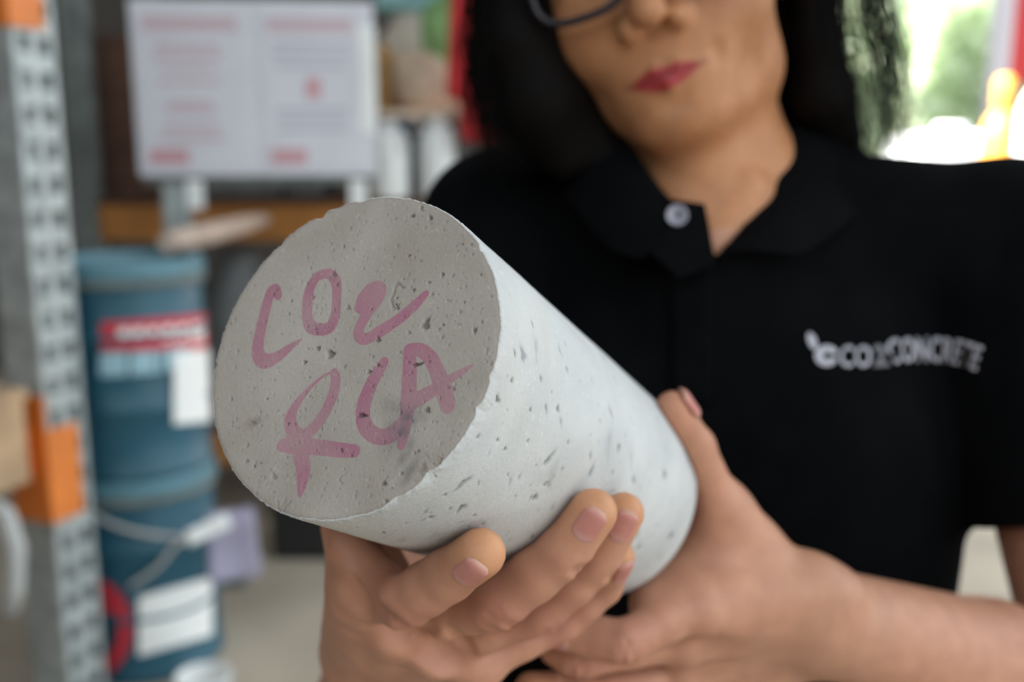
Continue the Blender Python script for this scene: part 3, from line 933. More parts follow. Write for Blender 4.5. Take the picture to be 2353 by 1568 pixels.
    for i in range(36):
        sidepit(rng.uniform(4, 195), rng.uniform(-180, 180), rng.uniform(2, 5), rng.uniform(1, 2.2), rng.uniform(0.4, 1.5), 0.04, 2, rng.uniform(0.2, 0.5))
    vs = C0 + CD * S[:, None] + rad[:, None] * (np.cos(T)[:, None] * E1 + np.sin(T)[:, None] * E2)
    nS = len(sv)
    # ---- back
    backr = [CR - 0.5, CR - 1.2]
    vb = np.concatenate([C0 + CD * (CL - 0.25) + CR * 0.996 * (cosT[:, None] * E1 + sinT[:, None] * E2),
                         C0 + CD * CL + (CR - 0.8) * (cosT[:, None] * E1 + sinT[:, None] * E2),
                         (C0 + CD * CL)[None]])
    verts = np.concatenate([vf, vs, vb])
    nR = (nF - 1) // NT
    i = np.arange(NT); j = (i + 1) % NT
    quads = []
    for r in range(nR - 1):
        a = 1 + r * NT
        quads.append(np.stack([a + i, a + NT + i, a + NT + j, a + j], 1))
    faceq = np.concatenate(quads)
    last = 1 + (nR - 1) * NT
    sq = [np.stack([last + i, nF + i, nF + j, last + j], 1)]
    for r in range(nS - 1):
        a = nF + r * NT
        sq.append(np.stack([a + i, a + NT + i, a + NT + j, a + j], 1))
    a = nF + (nS - 1) * NT; b = nF + nS * NT
    sq.append(np.stack([a + i, b + i, b + j, a + j], 1))
    sq.append(np.stack([b + i, b + NT + i, b + NT + j, b + j], 1))
    sq = np.concatenate(sq)
    fan = np.stack([np.zeros(NT, int), 1 + i, 1 + j, 1 + j], 1)
    bc = len(verts) - 1
    fan2 = np.stack([np.full(NT, bc), b + NT + j, b + NT + i, b + NT + i], 1)
    me = bpy.data.meshes.new('concrete_cylinder')
    w = verts / 1000.0; w[:, 2] += CAMZ
    loops = np.concatenate([faceq.ravel(), sq.ravel(), fan[:, :3].ravel(), fan2[:, :3].ravel()]).astype(np.int32)
    tot = np.concatenate([np.full(len(faceq) + len(sq), 4), np.full(2 * NT, 3)]).astype(np.int32)
    start = np.concatenate([[0], np.cumsum(tot)[:-1]]).astype(np.int32)
    org = V(C0 + CD * 100)
    w -= np.array(org)
    me.vertices.add(len(w)); me.vertices.foreach_set('co', w.astype(np.float32).ravel())
    me.loops.add(len(loops)); me.loops.foreach_set('vertex_index', loops)
    me.polygons.add(len(tot)); me.polygons.foreach_set('loop_start', start); me.polygons.foreach_set('loop_total', tot)
    mi = np.concatenate([np.zeros(len(faceq)), np.ones(len(sq)), np.zeros(NT), np.ones(NT)]).astype(np.int32)
    me.polygons.foreach_set('material_index', mi)
    me.polygons.foreach_set('use_smooth', np.ones(len(tot), bool))
    me.update(calc_edges=True)
    o = bpy.data.objects.new('concrete_cylinder', me)
    COL.objects.link(o)
    o.location = org
    # ---- painted letters: distance to brush strokes, in mm
    strokes = [
        [(372, 492, 20), (360, 462, 24), (340, 470, 26), (318, 535, 28), (300, 610, 28), (284, 690, 30), (280, 750, 32), (310, 785, 34), (360, 770, 28), (415, 730, 20), (475, 685, 5)],
        [(598, 388, 22), (545, 405, 24), (510, 470, 26), (500, 560, 27), (515, 625, 28), (560, 642, 27), (605, 630, 27), (628, 570, 24), (634, 490, 23), (630, 425, 24), (598, 388, 22)],
        [(735, 545, 22), (755, 500, 30), (790, 460, 30), (830, 450, 24), (832, 480, 26), (805, 525, 28), (772, 570, 26), (742, 625, 26), (735, 665, 26), (765, 685, 25), (830, 650, 27), (900, 605, 25), (970, 548, 24), (1035, 482, 16)],
        [(752, 545, 28), (790, 505, 30)],
        [(625, 832, 6), (585, 846, 6), (540, 880, 8), (490, 930, 14), (450, 985, 20), (425, 1040, 27), (432, 1090, 32), (450, 1130, 38)],
        [(622, 835, 18), (630, 870, 24), (620, 930, 26), (595, 990, 26), (560, 1050, 26), (510, 1105, 28), (450, 1140, 34), (390, 1165, 26)],
        [(385, 1166, 24), (450, 1168, 32), (540, 1172, 32), (640, 1184, 30), (715, 1190, 26)],
        [(455, 1120, 34), (470, 1200, 36), (484, 1270, 34), (480, 1330, 26), (470, 1385, 12)],
        [(846, 790, 22), (815, 840, 28), (785, 900, 30), (760, 970, 33), (752, 1035, 33), (775, 1095, 33), (825, 1125, 32), (880, 1115, 34), (920, 1075, 30)],
        [(962, 735, 28), (962, 820, 32), (960, 900, 34), (955, 980, 34), (945, 1060, 28), (935, 1120, 24), (925, 1165, 18)],
        [(962, 735, 28), (1010, 735, 28), (1055, 770, 30), (1085, 830, 32), (1110, 900, 36), (1130, 960, 34), (1135, 985, 32)],
        [(960, 975, 32), (1010, 950, 32), (1070, 915, 26), (1130, 875, 20), (1190, 838, 16), (1245, 803, 5)],
    ]
    dist = np.full(nF, 9.0)
    for st in strokes:
        pts = [(*crop1(x, y), wdt * px2mm * 1.12) for x, y, wdt in st]
        pts = catmull(pts, 10 * (len(pts) - 1) + 1)
        for a3, b3 in zip(pts[:-1], pts[1:]):
            ab = b3[:2] - a3[:2]
            m_ = max(a3[2], b3[2]) + 1.2
            sel = np.nonzero((F[:, 0] > min(a3[0], b3[0]) - m_) & (F[:, 0] < max(a3[0], b3[0]) + m_) & (F[:, 1] > min(a3[1], b3[1]) - m_) & (F[:, 1] < max(a3[1], b3[1]) + m_))[0]
            Fs = F[sel]
            t = np.clip(((Fs - a3[:2]) @ ab) / (ab @ ab + 1e-9), 0, 1)
            dd = np.linalg.norm(Fs - a3[:2] - t[:, None] * ab, axis=1) - (a3[2] + (b3[2] - a3[2]) * t)
            dist[sel] = np.minimum(dist[sel], dd)
    stain = np.zeros(nF)
    for (x, y, rx, ry, k) in [(960, 1040, 45, 45, .9), (930, 1100, 32, 60, .9), (945, 1190, 26, 60, .8), (960, 1290, 22, 60, .8), (900, 1000, 70, 40, .55), (1010, 1020, 40, 30, .5), (890, 1080, 40, 50, .5), (870, 1170, 50, 40, .3)]:
        q = (F - crop1(x, y)) / px2mm
        stain = np.maximum(stain, k * np.exp(-((q[:, 0] / rx) ** 2 + (q[:, 1] / ry) ** 2)))
    brown = np.maximum(np.exp(-(((F - crop1(1060, 1280)) / 4.5) ** 2).sum(1)), 0.8 * np.exp(-(((F - crop1(270, 1055)) / np.array([3.5, 3.5])) ** 2).sum(1)))
    rimd = np.clip((np.linalg.norm(F, axis=1) - 48.3) / 1.2, 0, 1)
    n = len(verts)
    def full(front, side=None, fill=0.0):
        out = np.full(n, fill, dtype=np.float32)
        out[:nF] = front
        if side is not None: out[nF:nF + len(side)] = side
        return out
    set_float(o, 'paint', full(dist, None, 9.0))
    set_float(o, 'stain', full(stain, patch))
    set_float(o, 'pit', full(pit, spit))
    set_float(o, 'brown', full(brown))
    set_float(o, 'rim', full(rimd, np.exp(-S / 1.5)))
    return o

def concrete_mat(name, c_lo, c_hi, face):
    m = bpy.data.materials.new(name)
    m.use_nodes = True
    nt = m.node_tree; N = nt.nodes; L = nt.links
    b = N['Principled BSDF']
    b.inputs['Roughness'].default_value = 0.85
    b.inputs['Specular IOR Level'].default_value = 0.25
    tc = N.new('ShaderNodeTexCoord')
    def noise(scale, detail=5, dist=0.0):
        n = N.new('ShaderNodeTexNoise'); n.inputs['Scale'].default_value = scale; n.inputs['Detail'].default_value = detail
        n.inputs['Distortion'].default_value = dist
        L.new(tc.outputs['Object'], n.inputs['Vector']); return n.outputs['Fac']
    def ramp(fac, p0, c0, p1, c1):
        r = N.new('ShaderNodeValToRGB'); e = r.color_ramp.elements
        e[0].position = p0; e[1].position = p1; e[0].color = (*c0, 1); e[1].color = (*c1, 1)
        L.new(fac, r.inputs['Fac']); return r.outputs['Color']
    def mix(fac, a, c2, mode='MIX'):
        x = N.new('ShaderNodeMix'); x.data_type = 'RGBA'; x.blend_type = mode
        if isinstance(fac, float): x.inputs[0].default_value = fac
        else: L.new(fac, x.inputs[0])
        L.new(a, x.inputs[6])
        if isinstance(c2, tuple): x.inputs[7].default_value = (*c2, 1)
        else: L.new(c2, x.inputs[7])
        return x.outputs[2]
    def attr(nm):
        a = N.new('ShaderNodeAttribute'); a.attribute_name = nm; return a.outputs['Fac']
    def math_(op, a, v):
        x = N.new('ShaderNodeMath'); x.operation = op; x.use_clamp = True
        L.new(a, x.inputs[0])
        if isinstance(v, float): x.inputs[1].default_value = v
        else: L.new(v, x.inputs[1])
        return x.outputs[0]
    col = ramp(noise(26, 8, 0.4), 0.32, c_lo, 0.68, c_hi)
    sp = ramp(noise(900, 3), 0.60, (0, 0, 0), 0.74, (1, 1, 1))
    col = mix(math_('MULTIPLY', sp, 0.22), col, tuple(c * 0.55 for c in c_lo))
    sp2 = ramp(noise(520, 2), 0.64, (0, 0, 0), 0.76, (1, 1, 1))
    col = mix(math_('MULTIPLY', sp2, 0.35), col, tuple(min(1, c * 1.35) for c in c_hi))
    if face:
        pn = noise(160, 6)
        mr = N.new('ShaderNodeMapRange'); mr.inputs['From Min'].default_value = 0.10; mr.inputs['From Max'].default_value = -0.16
        L.new(attr('paint'), mr.inputs['Value'])
        op = ramp(noise(55, 6, 0.5), 0.30, (0.50, 0.50, 0.50), 0.66, (0.86, 0.86, 0.86))
        f = math_('MULTIPLY', mr.outputs[0], op)
        sp3 = ramp(noise(700, 3), 0.62, (1, 1, 1), 0.72, (0.55, 0.55, 0.55))
        f = math_('MULTIPLY', f, sp3)
        pc = ramp(noise(38, 5), 0.35, (0.40, 0.135, 0.215), 0.65, (0.47, 0.185, 0.265))
        col = mix(f, col, pc)
    else:
        w = ramp(noise(14, 6, 0.8), 0.52, (0, 0, 0), 0.70, (1, 1, 1))
        col = mix(math_('MULTIPLY', w, 0.20), col, (0.52, 0.44, 0.34))
    sn = ramp(noise(260, 5), 0.30, (0.35, 0.35, 0.35), 0.65, (1, 1, 1))
    col = mix(math_('MULTIPLY', math_('MULTIPLY', attr('stain'), sn), 1.0), col, (0.14, 0.14, 0.145) if face else (0.27, 0.28, 0.29))
    if face:
        bn = ramp(noise(420, 5), 0.42, (0, 0, 0), 0.62, (1, 1, 1))
        col = mix(math_('MULTIPLY', math_('MULTIPLY', attr('brown'), bn), 0.75), col, (0.20, 0.15, 0.10))
        col = mix(math_('MULTIPLY', attr('rim'), 0.35), col, (0.22, 0.17, 0.14))
    else:
        rn = ramp(noise(420, 5), 0.45, (0, 0, 0), 0.60, (1, 1, 1))
        col = mix(math_('MULTIPLY', math_('MULTIPLY', attr('rim'), rn), 0.2), col, (0.74, 0.73, 0.70))
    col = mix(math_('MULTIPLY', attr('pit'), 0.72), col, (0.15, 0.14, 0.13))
    L.new(col, b.inputs['Base Color'])
    bp = N.new('ShaderNodeBump'); bp.inputs['Strength'].default_value = 0.35; bp.inputs['Distance'].default_value = 0.0006
    L.new(noise(900, 4), bp.inputs['Height'])
    L.new(bp.outputs['Normal'], b.inputs['Normal'])
    return m

specimen = build_specimen()
specimen.data.materials.append(concrete_mat('concrete_end', (0.385, 0.338, 0.295), (0.49, 0.44, 0.395), True))
specimen.data.materials.append(concrete_mat('concrete_side', (0.49, 0.50, 0.50), (0.61, 0.62, 0.615), False))
tag(specimen, 'grey concrete test cylinder with pink brush letters CO2 RCA on its end', 'concrete cylinder')

# ------------------------------------------------------------------ person: joints, in mm with the camera as origin
# right hand, under the front of the cylinder (index to little: MCP, PIP, DIP, tip)
HA = {
    'index':  ([P(832, 1342, 354), P(926, 1388, 322), P(1030, 1322, 311), P(1104, 1272, 299)], [11.5, 9.2, 8.2, 7.7]),
    'middle': ([P(918, 1424, 363), P(1146, 1388, 339), P(1296, 1268, 331), P(1363, 1178, 326.5)], [11.5, 9.4, 8.6, 8.0]),
    'ring':   ([P(1012, 1474, 373), P(1243, 1404, 361), P(1372, 1288, 353), P(1432, 1180, 346.5)], [11.0, 8.9, 8.0, 7.4]),
    'little': ([P(1106, 1508, 382), P(1290, 1430, 386), P(1386, 1345, 384), P(1417, 1280, 369)], [10.5, 8.0, 7.3, 6.8]),
}
WA = P(880, 1520, 442)
ELA = np.array([-75.0, 538.0, -333.0])
SHA = np.array([-8.0, 687.0, -50.0])
TA = [P(850, 1440, 416), P(866, 1340, 388), cylpt(80, 150, 61), cylpt(58, 172, 59)]
# left hand, round the rear end
HB = {
    'index':  ([P(1600, 1385, 438), P(1432, 1478, 420), P(1335, 1458, 424), P(1268, 1440, 422)], [12.0, 9.6, 8.6, 8.0]),
    'middle': ([P(1560, 1462, 450), P(1330, 1512, 434), P(1262, 1470, 441), P(1215, 1430, 446)], [11.5, 9.4, 8.6, 8.0]),
    'ring':   ([P(1560, 1548, 466), P(1390, 1590, 450), P(1290, 1588, 446), P(1222, 1586, 442)], [11.5, 9.2, 8.2, 7.8]),
    'little': ([P(1600, 1620, 480), P(1470, 1660, 466), P(1380, 1664, 460), P(1310, 1662, 455)], [11.0, 8.4, 7.6, 7.0]),
}
WB = P(1850, 1414, 470)
ELB = np.array([338.0, 515.0, -305.0])
SHB = np.array([302.0, 604.0, -56.0])
TB = [P(1745, 1296, 462), P(1645, 1142, 450), P(1598, 1026, 439), P(1546, 938, 426)]

# head frame: origin at the mouth, x to the picture's right, y into the head, z up
_h = P(1532, 172, 532)
yaw, nod, roll = math.radians(15), math.radians(3), math.radians(15)
hx, hy, hz = np.array([1., 0, 0]), np.array([0, 1., 0]), np.array([0, 0, 1.])
hx, hy = math.cos(yaw) * hx - math.sin(yaw) * hy, math.cos(yaw) * hy + math.sin(yaw) * hx
hy, hz = math.cos(nod) * hy + math.sin(nod) * hz, math.cos(nod) * hz - math.sin(nod) * hy
hx, hz = math.cos(roll) * hx + math.sin(roll) * hz, math.cos(roll) * hz - math.sin(roll) * hx
HR = np.stack([hx, hy, hz], 1)
def H(x, y, z):
    return _h + HR @ np.array([x, y, z], float)

# torso frame
TO = np.array([130.0, 650.0, 0.0])
TAx = np.array([0.965, -0.262, 0.0]); TNx = np.array([-0.262, -0.965, 0.0])
TR = np.stack([TAx, -TNx, np.array([0, 0, 1.0])], 1)
def T_(a, n, h):
    return TO + TAx * a + TNx * n + np.array([0, 0, h], float)

def torso(inf=0.0):
    return [Ell(T_(0, 4, -175), (146 + inf, 96 + inf, 175 + inf), TR), Ell(T_(0, 4, -400), (143 + inf, 98 + inf, 260 + inf), TR),
            Ell(T_(64, 66, -168), (60 + inf, 42 + inf, 62 + inf), TR), Ell(T_(-64, 66, -168), (60 + inf, 42 + inf, 62 + inf), TR),
            Cone(T_(45, 6, -40), T_(168, 0, -54), 42 + inf, 46 + inf), Cone(T_(-40, 6, -36), T_(-143, 0, -50), 42 + inf, 46 + inf),
            Cone(T_(0, 45, -66), T_(0, 10, -40), 50 + inf, 58 + inf)]

body = Field(axis((-130, -92, 4), (-92, 172, 1.25), (172, 405, 3.6)),
             axis((245, 470, 1.25), (470, 640, 2.4), (640, 800, 4.5)),
             axis((-360, -284, 4), (-284, -62, 1.25), (-62, 95, 2.2), (95, 262, 4)))
# --- trunk, neck, arms
body.add(torso(-6.0), 14, 24)
body.add([Cone(H(2, 82, -20), T_(0, 8, -20), 49, 54), Cone(H(0, 58, -22), T_(4, 52, -42), 30, 30)], 22, 12)
body.add([Cone(T_(22, 62, -24), T_(5, 82, -52), 14, 10), Cone(T_(-20, 60, -26), T_(0, 82, -52), 14, 10)], 14, 8)
body.add([Cone(SHB, ELB, 45, 37), Cone(ELB, ELB * 0.55 + WB * 0.45, 37, 35), Cone(ELB * 0.55 + WB * 0.45, WB, 35, 24)], 12, 10)
body.add([Cone(SHA, ELA, 45, 37), Cone(ELA, ELA * 0.55 + WA * 0.45, 37, 34), Cone(ELA * 0.55 + WA * 0.45, WA, 34, 23)], 12, 10)

def lerp(a, b, t): return np.asarray(a) * (1 - t) + np.asarray(b) * t

def hand(Hd, W, Th, thr, wr, kweb, spread):
    names = ['index', 'middle', 'ring', 'little']
    mc = []
    for i, n in enumerate(names):
        j, r = Hd[n]
        base = W + spread * (i - 1.5)
        mc.append(Cone(base, j[0], wr * 0.72, r[0]))
        if i:
            q = Hd[names[i - 1]][0]
            mc.append(Cone(lerp(base, lerp(q[0], j[0], .5), .35), lerp(q[0], j[0], 0.5), wr * 0.6, 9.2))
    mc.append(Cone(W, Th[0], wr * 0.8, 15))
    body.add(mc, 10, 9)
    # thumb
    body.add([Cone(Th[0], Th[1], 15, thr[1]), Cone(Th[1], Th[2], thr[1], thr[2]), Cone(Th[2], Th[3], thr[2], thr[3])], 6, 4)
    # web between thumb and index
    body.add([Cone(lerp(Th[0], Th[1], .75), lerp(W, Hd['index'][0][0], .8), 8, 10), Cone(lerp(Th[0], Th[1], .3), lerp(W, Hd['index'][0][0], .6), 12, 12)], 12, 8)
    for n in names:
        j, r = Hd[n]
        pr = [Cone(j[0], lerp(j[0], j[1], .5), r[0], r[1] * 1.0), Cone(lerp(j[0], j[1], .5), j[1], r[1] * 0.98, r[1] * 0.96),
              Cone(j[1], lerp(j[1], j[2], .55), r[1] * 0.96, r[2] * 1.0), Cone(lerp(j[1], j[2], .55), j[2], r[2] * 1.02, r[2]), Cone(j[2], j[3], r[2], r[3])]
        body.add(pr, kweb, 3.0)

hand(HA, WA, TA, [15, 13, 10.5, 9], 23, 2.2, (HA['little'][0][0] - HA['index'][0][0]) * 0.16)
hand(HB, WB, TB, [13.5, 9.8, 8.2, 7.4], 24, 2.6, (HB['little'][0][0] - HB['index'][0][0]) * 0.17)

body.add([Cone(lerp(TB[0], TB[1], .8), P(1606, 1292, 458), 9, 13), Cone(P(1606, 1292, 458), P(1500, 1385, 442), 13, 10.5)], 10, 8)
body.add([Cone(lerp(HA['index'][0][0], HA['index'][0][1], .3), cylpt(66, 100, 60), 10, 8), Cone(HA['index'][0][0], cylpt(76, 112, 60), 11, 9)], 6, 4)  # palm filler added to block light, so the gap under the cylinder stays dark
# tendons and knuckles on the backs of the hands
for Hd, W in ((HA, WA), (HB, WB)):
    for n in ('middle', 'ring', 'little', 'index'):
        j, r = Hd[n]
        out = np.cross(Hd['little'][0][0] - Hd['index'][0][0], j[0] - W); out /= np.linalg.norm(out)
        if out @ (j[0] - (C0 + CD * ((j[0] - C0) @ CD))) < 0: out = -out
        body.add([Ell(j[0] + out * r[0] * 0.55, (7.5, 7.5, 7.5))], 7, 4)
        body.add([Cone(lerp(j[0], W, .15) + out * r[0] * 0.85, lerp(j[0], W, .75) + out * r[0] * 0.8, 2.4, 2.2)], 7, 4)
# skin creases over the finger joints
for Hd in (HA, HB):
    for n in Hd:
        j, r = Hd[n]
        for k_, offs in ((1, (-4.5, -1.6, 1.6, 4.6)), (2, (-1.9, 0.4, 2.4))):
            a_ = j[k_] - j[k_ - 1]; b_ = j[k_ + 1] - j[k_]
            a_ /= np.linalg.norm(a_); b_ /= np.linalg.norm(b_)
            out = a_ - b_
            ax_ = a_ + b_; ax_ /= np.linalg.norm(ax_)
            if np.linalg.norm(out) < 0.15:
                out = -j[k_] / np.linalg.norm(j[k_])
            out = out - (out @ ax_) * ax_; out /= np.linalg.norm(out)
            lat = np.cross(ax_, out)
            R_ = r[k_] * (0.96 if k_ == 1 else 1.0) + 0.35
            for of in offs:
                arc = [j[k_] + ax_ * (of * (1 - 0.25 * abs(t)) + 0.5 * math.sin(3 * t + of)) + R_ * (math.cos(t) * out + math.sin(t) * lat) for t in np.linspace(-0.95, 0.95, 7)]
                for p_, q_ in zip(arc[:-1], arc[1:]):
                    body.sub(Cone(p_, q_, 0.75, 0.75), 1.4, 3)
# the ulna bump at the left wrist
body.add([Ell(lerp(WB, ELB, .06) + np.array([0, -10, 20.]), (9, 9, 7))], 14, 4)

# fold between the back of the right hand and the wrist
def body_hit(px, py, d0, d1):
    for D_ in np.arange(d0, d1, 0.8):
        p_ = P(px, py, D_)
        ix = tuple(min(int(np.searchsorted(body.g[k_], p_[k_])), len(body.g[k_]) - 1) for k_ in range(3))
        if body.f[ix] < 0: return p_
    return P(px, py, d1)
def crease(pts, rad, k_, d0=300, d1=470, sink=0.3):
    hits = [body_hit(x_, y_, d0, d1) for x_, y_ in catmull(pts, 14)]
    hits = [h_ - sink * rad * h_ / np.linalg.norm(h_) for h_ in hits]
    for p_, q_ in zip(hits[:-1], hits[1:]):
        if np.linalg.norm(p_ - q_) < 25:
            body.sub(Cone(p_, q_, rad, rad), k_, 8)
crease([(792, 1372), (850, 1420), (930, 1468), (1000, 1506), (1052, 1532)], 3.2, 6)
crease([(800, 1330), (840, 1372), (880, 1408)], 1.0, 2)
crease([(905, 1440), (950, 1458), (990, 1452)], 1.4, 3)
crease([(1035, 1458), (1062, 1482), (1080, 1512)], 1.4, 3)
# --- head
head = [Ell(H(0, 92, 98), (73, 90, 90), HR), Ell(H(0, 58, 48), (61, 56, 72), HR),
        Cone(H(41, 66, -6), H(14, 27, -22), 18, 15), Cone(H(-43, 66, 6), H(-14, 27, -22), 19, 15),
        Ell(H(0, 20, -23), (17, 15, 14), HR), Ell(H(36, 36, 36), (26, 25, 27), HR), Ell(H(-36, 36, 36), (26, 25, 27), HR),
        Ell(H(42, 64, 10), (15, 24, 26), HR), Ell(H(0, 24, 3), (33, 20, 27), HR), Ell(H(0, 28, 96), (54, 26, 40), HR)]
body.add(head, 14, 16)
body.add([Cone(H(0, 10, 70), H(-1, -6, 38), 6.0, 8.5), Ell(H(-1, -10, 33), (9.5, 9, 8.5), HR), Ell(H(12.5, 3, 28), (6.5, 9, 7), HR), Ell(H(-14, 3, 28), (6.5, 9, 7), HR)], 5, 5)
body.sub(Ell(H(6, -3, 20), (4.2, 6, 3.8), HR), 1.5)
body.sub(Ell(H(-7.5, -3, 20), (4.2, 6, 3.8), HR), 1.5)
# lips
body.add([Cone(H(-21, 9, 1.8), H(-6, 3.0, 3.6), 2.0, 3.2), Cone(H(6, 3.0, 3.6), H(22, 9, 2.8), 3.2, 2.0), Cone(H(-6, 3.0, 3.4), H(6, 3.0, 3.4), 3.0, 3.0)], 2.5, 2.5)
body.add([Cone(H(-17, 8.5, -2.8), H(0, 3.0, -4.4), 2.6, 4.2), Cone(H(0, 3.0, -4.4), H(18, 8.5, -2.2), 4.2, 2.6)], 2.5, 2.5)
body.sub(Cone(H(-25, 6, 0.6), H(0, -4, -0.2), 1.4, 1.8), 1.2)
body.sub(Cone(H(0, -4, -0.2), H(27, 7, 2.6), 1.8, 1.4), 1.2)
body.sub(Ell(H(29, 9.5, 4.5), (4, 4, 5.5), HR), 5.0)
body.sub(Ell(H(0, -1, -16.5), (15, 5, 4), HR), 5.0)
for sx in (-1, 1):
    body.sub(Ell(H(sx * 31, 8, 66), (17, 11, 11), HR), 8)
    body.add([Ell(H(sx * 31, 27, 66), (14, 14, 12), HR)], 3)          # lids
    body.sub(Ell(H(sx * 31, 10, 65.5), (11.5, 8, 4.6), HR), 1.2)          # eye opening
    body.add([Cone(H(sx * 14, 10, 79), H(sx * 46, 20, 80), 5, 5)], 8)  # brow
    body.add([Ell(H(sx * 68, 108, 58), (6, 15, 28), HR)], 5)            # ear
# nothing of the body may enter the specimen
body.sub(Cyl(C0, CD, CL, CR + 0.05), 0.4)
bv, bq = body.mesh(1)

# --- skin colour
def d2(c, s): return np.exp(-((bv - c) ** 2).sum(1) / (s * s))
base = np.array([0.545, 0.268, 0.170])
colr = np.tile(base, (len(bv), 1))
hp = (bv - _h) @ HR
inh = (bv[:, 2] > -40)
colr[inh] = np.array([0.50, 0.228, 0.105])
def blend(w, c, k=1.0):
    global colr
    w = np.clip(w * k, 0, 1)[:, None]
    colr = colr * (1 - w) + np.array(c) * w
colr *= (1 + 0.05 * vnoise(bv, 31, 0.05) + 0.035 * vnoise(bv, 32, 0.25))[:, None]
for Hd in (HA, HB):
    for n in Hd:
        j, r = Hd[n]
        blend(d2(j[1], 13), (0.46, 0.180, 0.130), 0.6)
        blend(d2(j[2], 8), (0.52, 0.25, 0.17), 0.35)
        blend(d2(j[0], 14), (0.52, 0.26, 0.18), 0.35)
        blend(d2(j[3] + (j[3] - j[2]) * 0.25, 11), (0.62, 0.30, 0.135), 0.75)
blend(d2(TB[3], 14), (0.55, 0.26, 0.16), 0.6)
blend(d2(WB, 60), (0.47, 0.265, 0.160), 0.4)
mouthy = (hp[:, 1] < 16) & (np.abs(hp[:, 2]) < 30)
x = (hp[:, 0] + 1.5) / 21.0
zu = 6.8 * np.clip(1 - x ** 2, 0, 1) - 1.6 * np.exp(-(hp[:, 0] / 4.0) ** 2) + 1.2 * x
zl = -8.6 * np.clip(1 - x ** 2, 0, 1) + 1.2 * x
lip = np.clip((zu - hp[:, 2]) / 1.6, 0, 1) * np.clip((hp[:, 2] - zl) / 1.6, 0, 1) * (np.abs(x) < 1) * mouthy
blend(lip, (0.36, 0.022, 0.035), 0.92)
line = np.exp(-((hp[:, 2] - 0.2 - 1.2 * x) / 1.3) ** 2) * (np.abs(x) < 1.15) * mouthy
blend(line, (0.20, 0.03, 0.03), 0.6)
chk = np.exp(-((hp[:, 0] - 38) / 20) ** 2 - ((hp[:, 2] - 32) / 18) ** 2) * inh
blend(chk, (0.54, 0.27, 0.17), 0.4)
for sx in (-1, 1):
    brow = np.exp(-((hp[:, 0] - sx * 31) / 17) ** 4 - ((hp[:, 2] - 84) / 3.5) ** 2) * (hp[:, 1] < 40)
    blend(brow, (0.02, 0.015, 0.012), 0.9)

def skin_mat(name='skin', attr='skin_colour'):
    m = bpy.data.materials.new(name)
    m.use_nodes = True
    nt = m.node_tree; N = nt.nodes; L = nt.links
    b = N['Principled BSDF']
    a = N.new('ShaderNodeAttribute'); a.attribute_name = attr
    tc = N.new('ShaderNodeTexCoord')
    n = N.new('ShaderNodeTexNoise'); n.inputs['Scale'].default_value = 110; n.inputs['Detail'].default_value = 5
    L.new(tc.outputs['Object'], n.inputs['Vector'])
    r = N.new('ShaderNodeValToRGB')
    r.color_ramp.elements[0].position = 0.3; r.color_ramp.elements[1].position = 0.7
    r.color_ramp.elements[0].color = (0.88, 0.84, 0.83, 1); r.color_ramp.elements[1].color = (1, 1, 1, 1)
    L.new(n.outputs['Fac'], r.inputs['Fac'])
    x = N.new('ShaderNodeMix'); x.data_type = 'RGBA'; x.blend_type = 'MULTIPLY'; x.inputs[0].default_value = 1.0
    L.new(a.outputs['Color'], x.inputs[6]); L.new(r.outputs['Color'], x.inputs[7])
    L.new(x.outputs[2], b.inputs['Base Color'])
    b.inputs['Roughness'].default_value = 0.48
    b.inputs['Specular IOR Level'].default_value = 0.35
    b.inputs['Subsurface Weight'].default_value = 0.12
    b.inputs['Subsurface Radius'].default_value = (1.0, 0.35, 0.2)
    b.inputs['Subsurface Scale'].default_value = 0.004
    v = N.new('ShaderNodeTexVoronoi'); v.inputs['Scale'].default_value = 900
    L.new(tc.outputs['Object'], v.inputs['Vector'])
    bp = N.new('ShaderNodeBump'); bp.inputs['Strength'].default_value = 0.12; bp.inputs['Distance'].default_value = 0.0004
    L.new(v.outputs['Distance'], bp.inputs['Height']); L.new(bp.outputs['Normal'], b.inputs['Normal'])
    return m

def mm(v):
    w = np.array(v, float) / 1000.0
    w[..., 2] += CAMZ
    return w

person = empty('person', (TO[0] / 1000, TO[1] / 1000, 0))
tag(person, 'person in a black polo shirt holding the concrete cylinder with both hands', 'person')
def local(v):
    return mm(v) - np.array([person.location[0], person.location[1], 0.0])
M['skin'] = skin_mat()
body_o = npmesh('body', local(bv), bq, M['skin'], person)
set_color(body_o, 'skin_colour', colr)

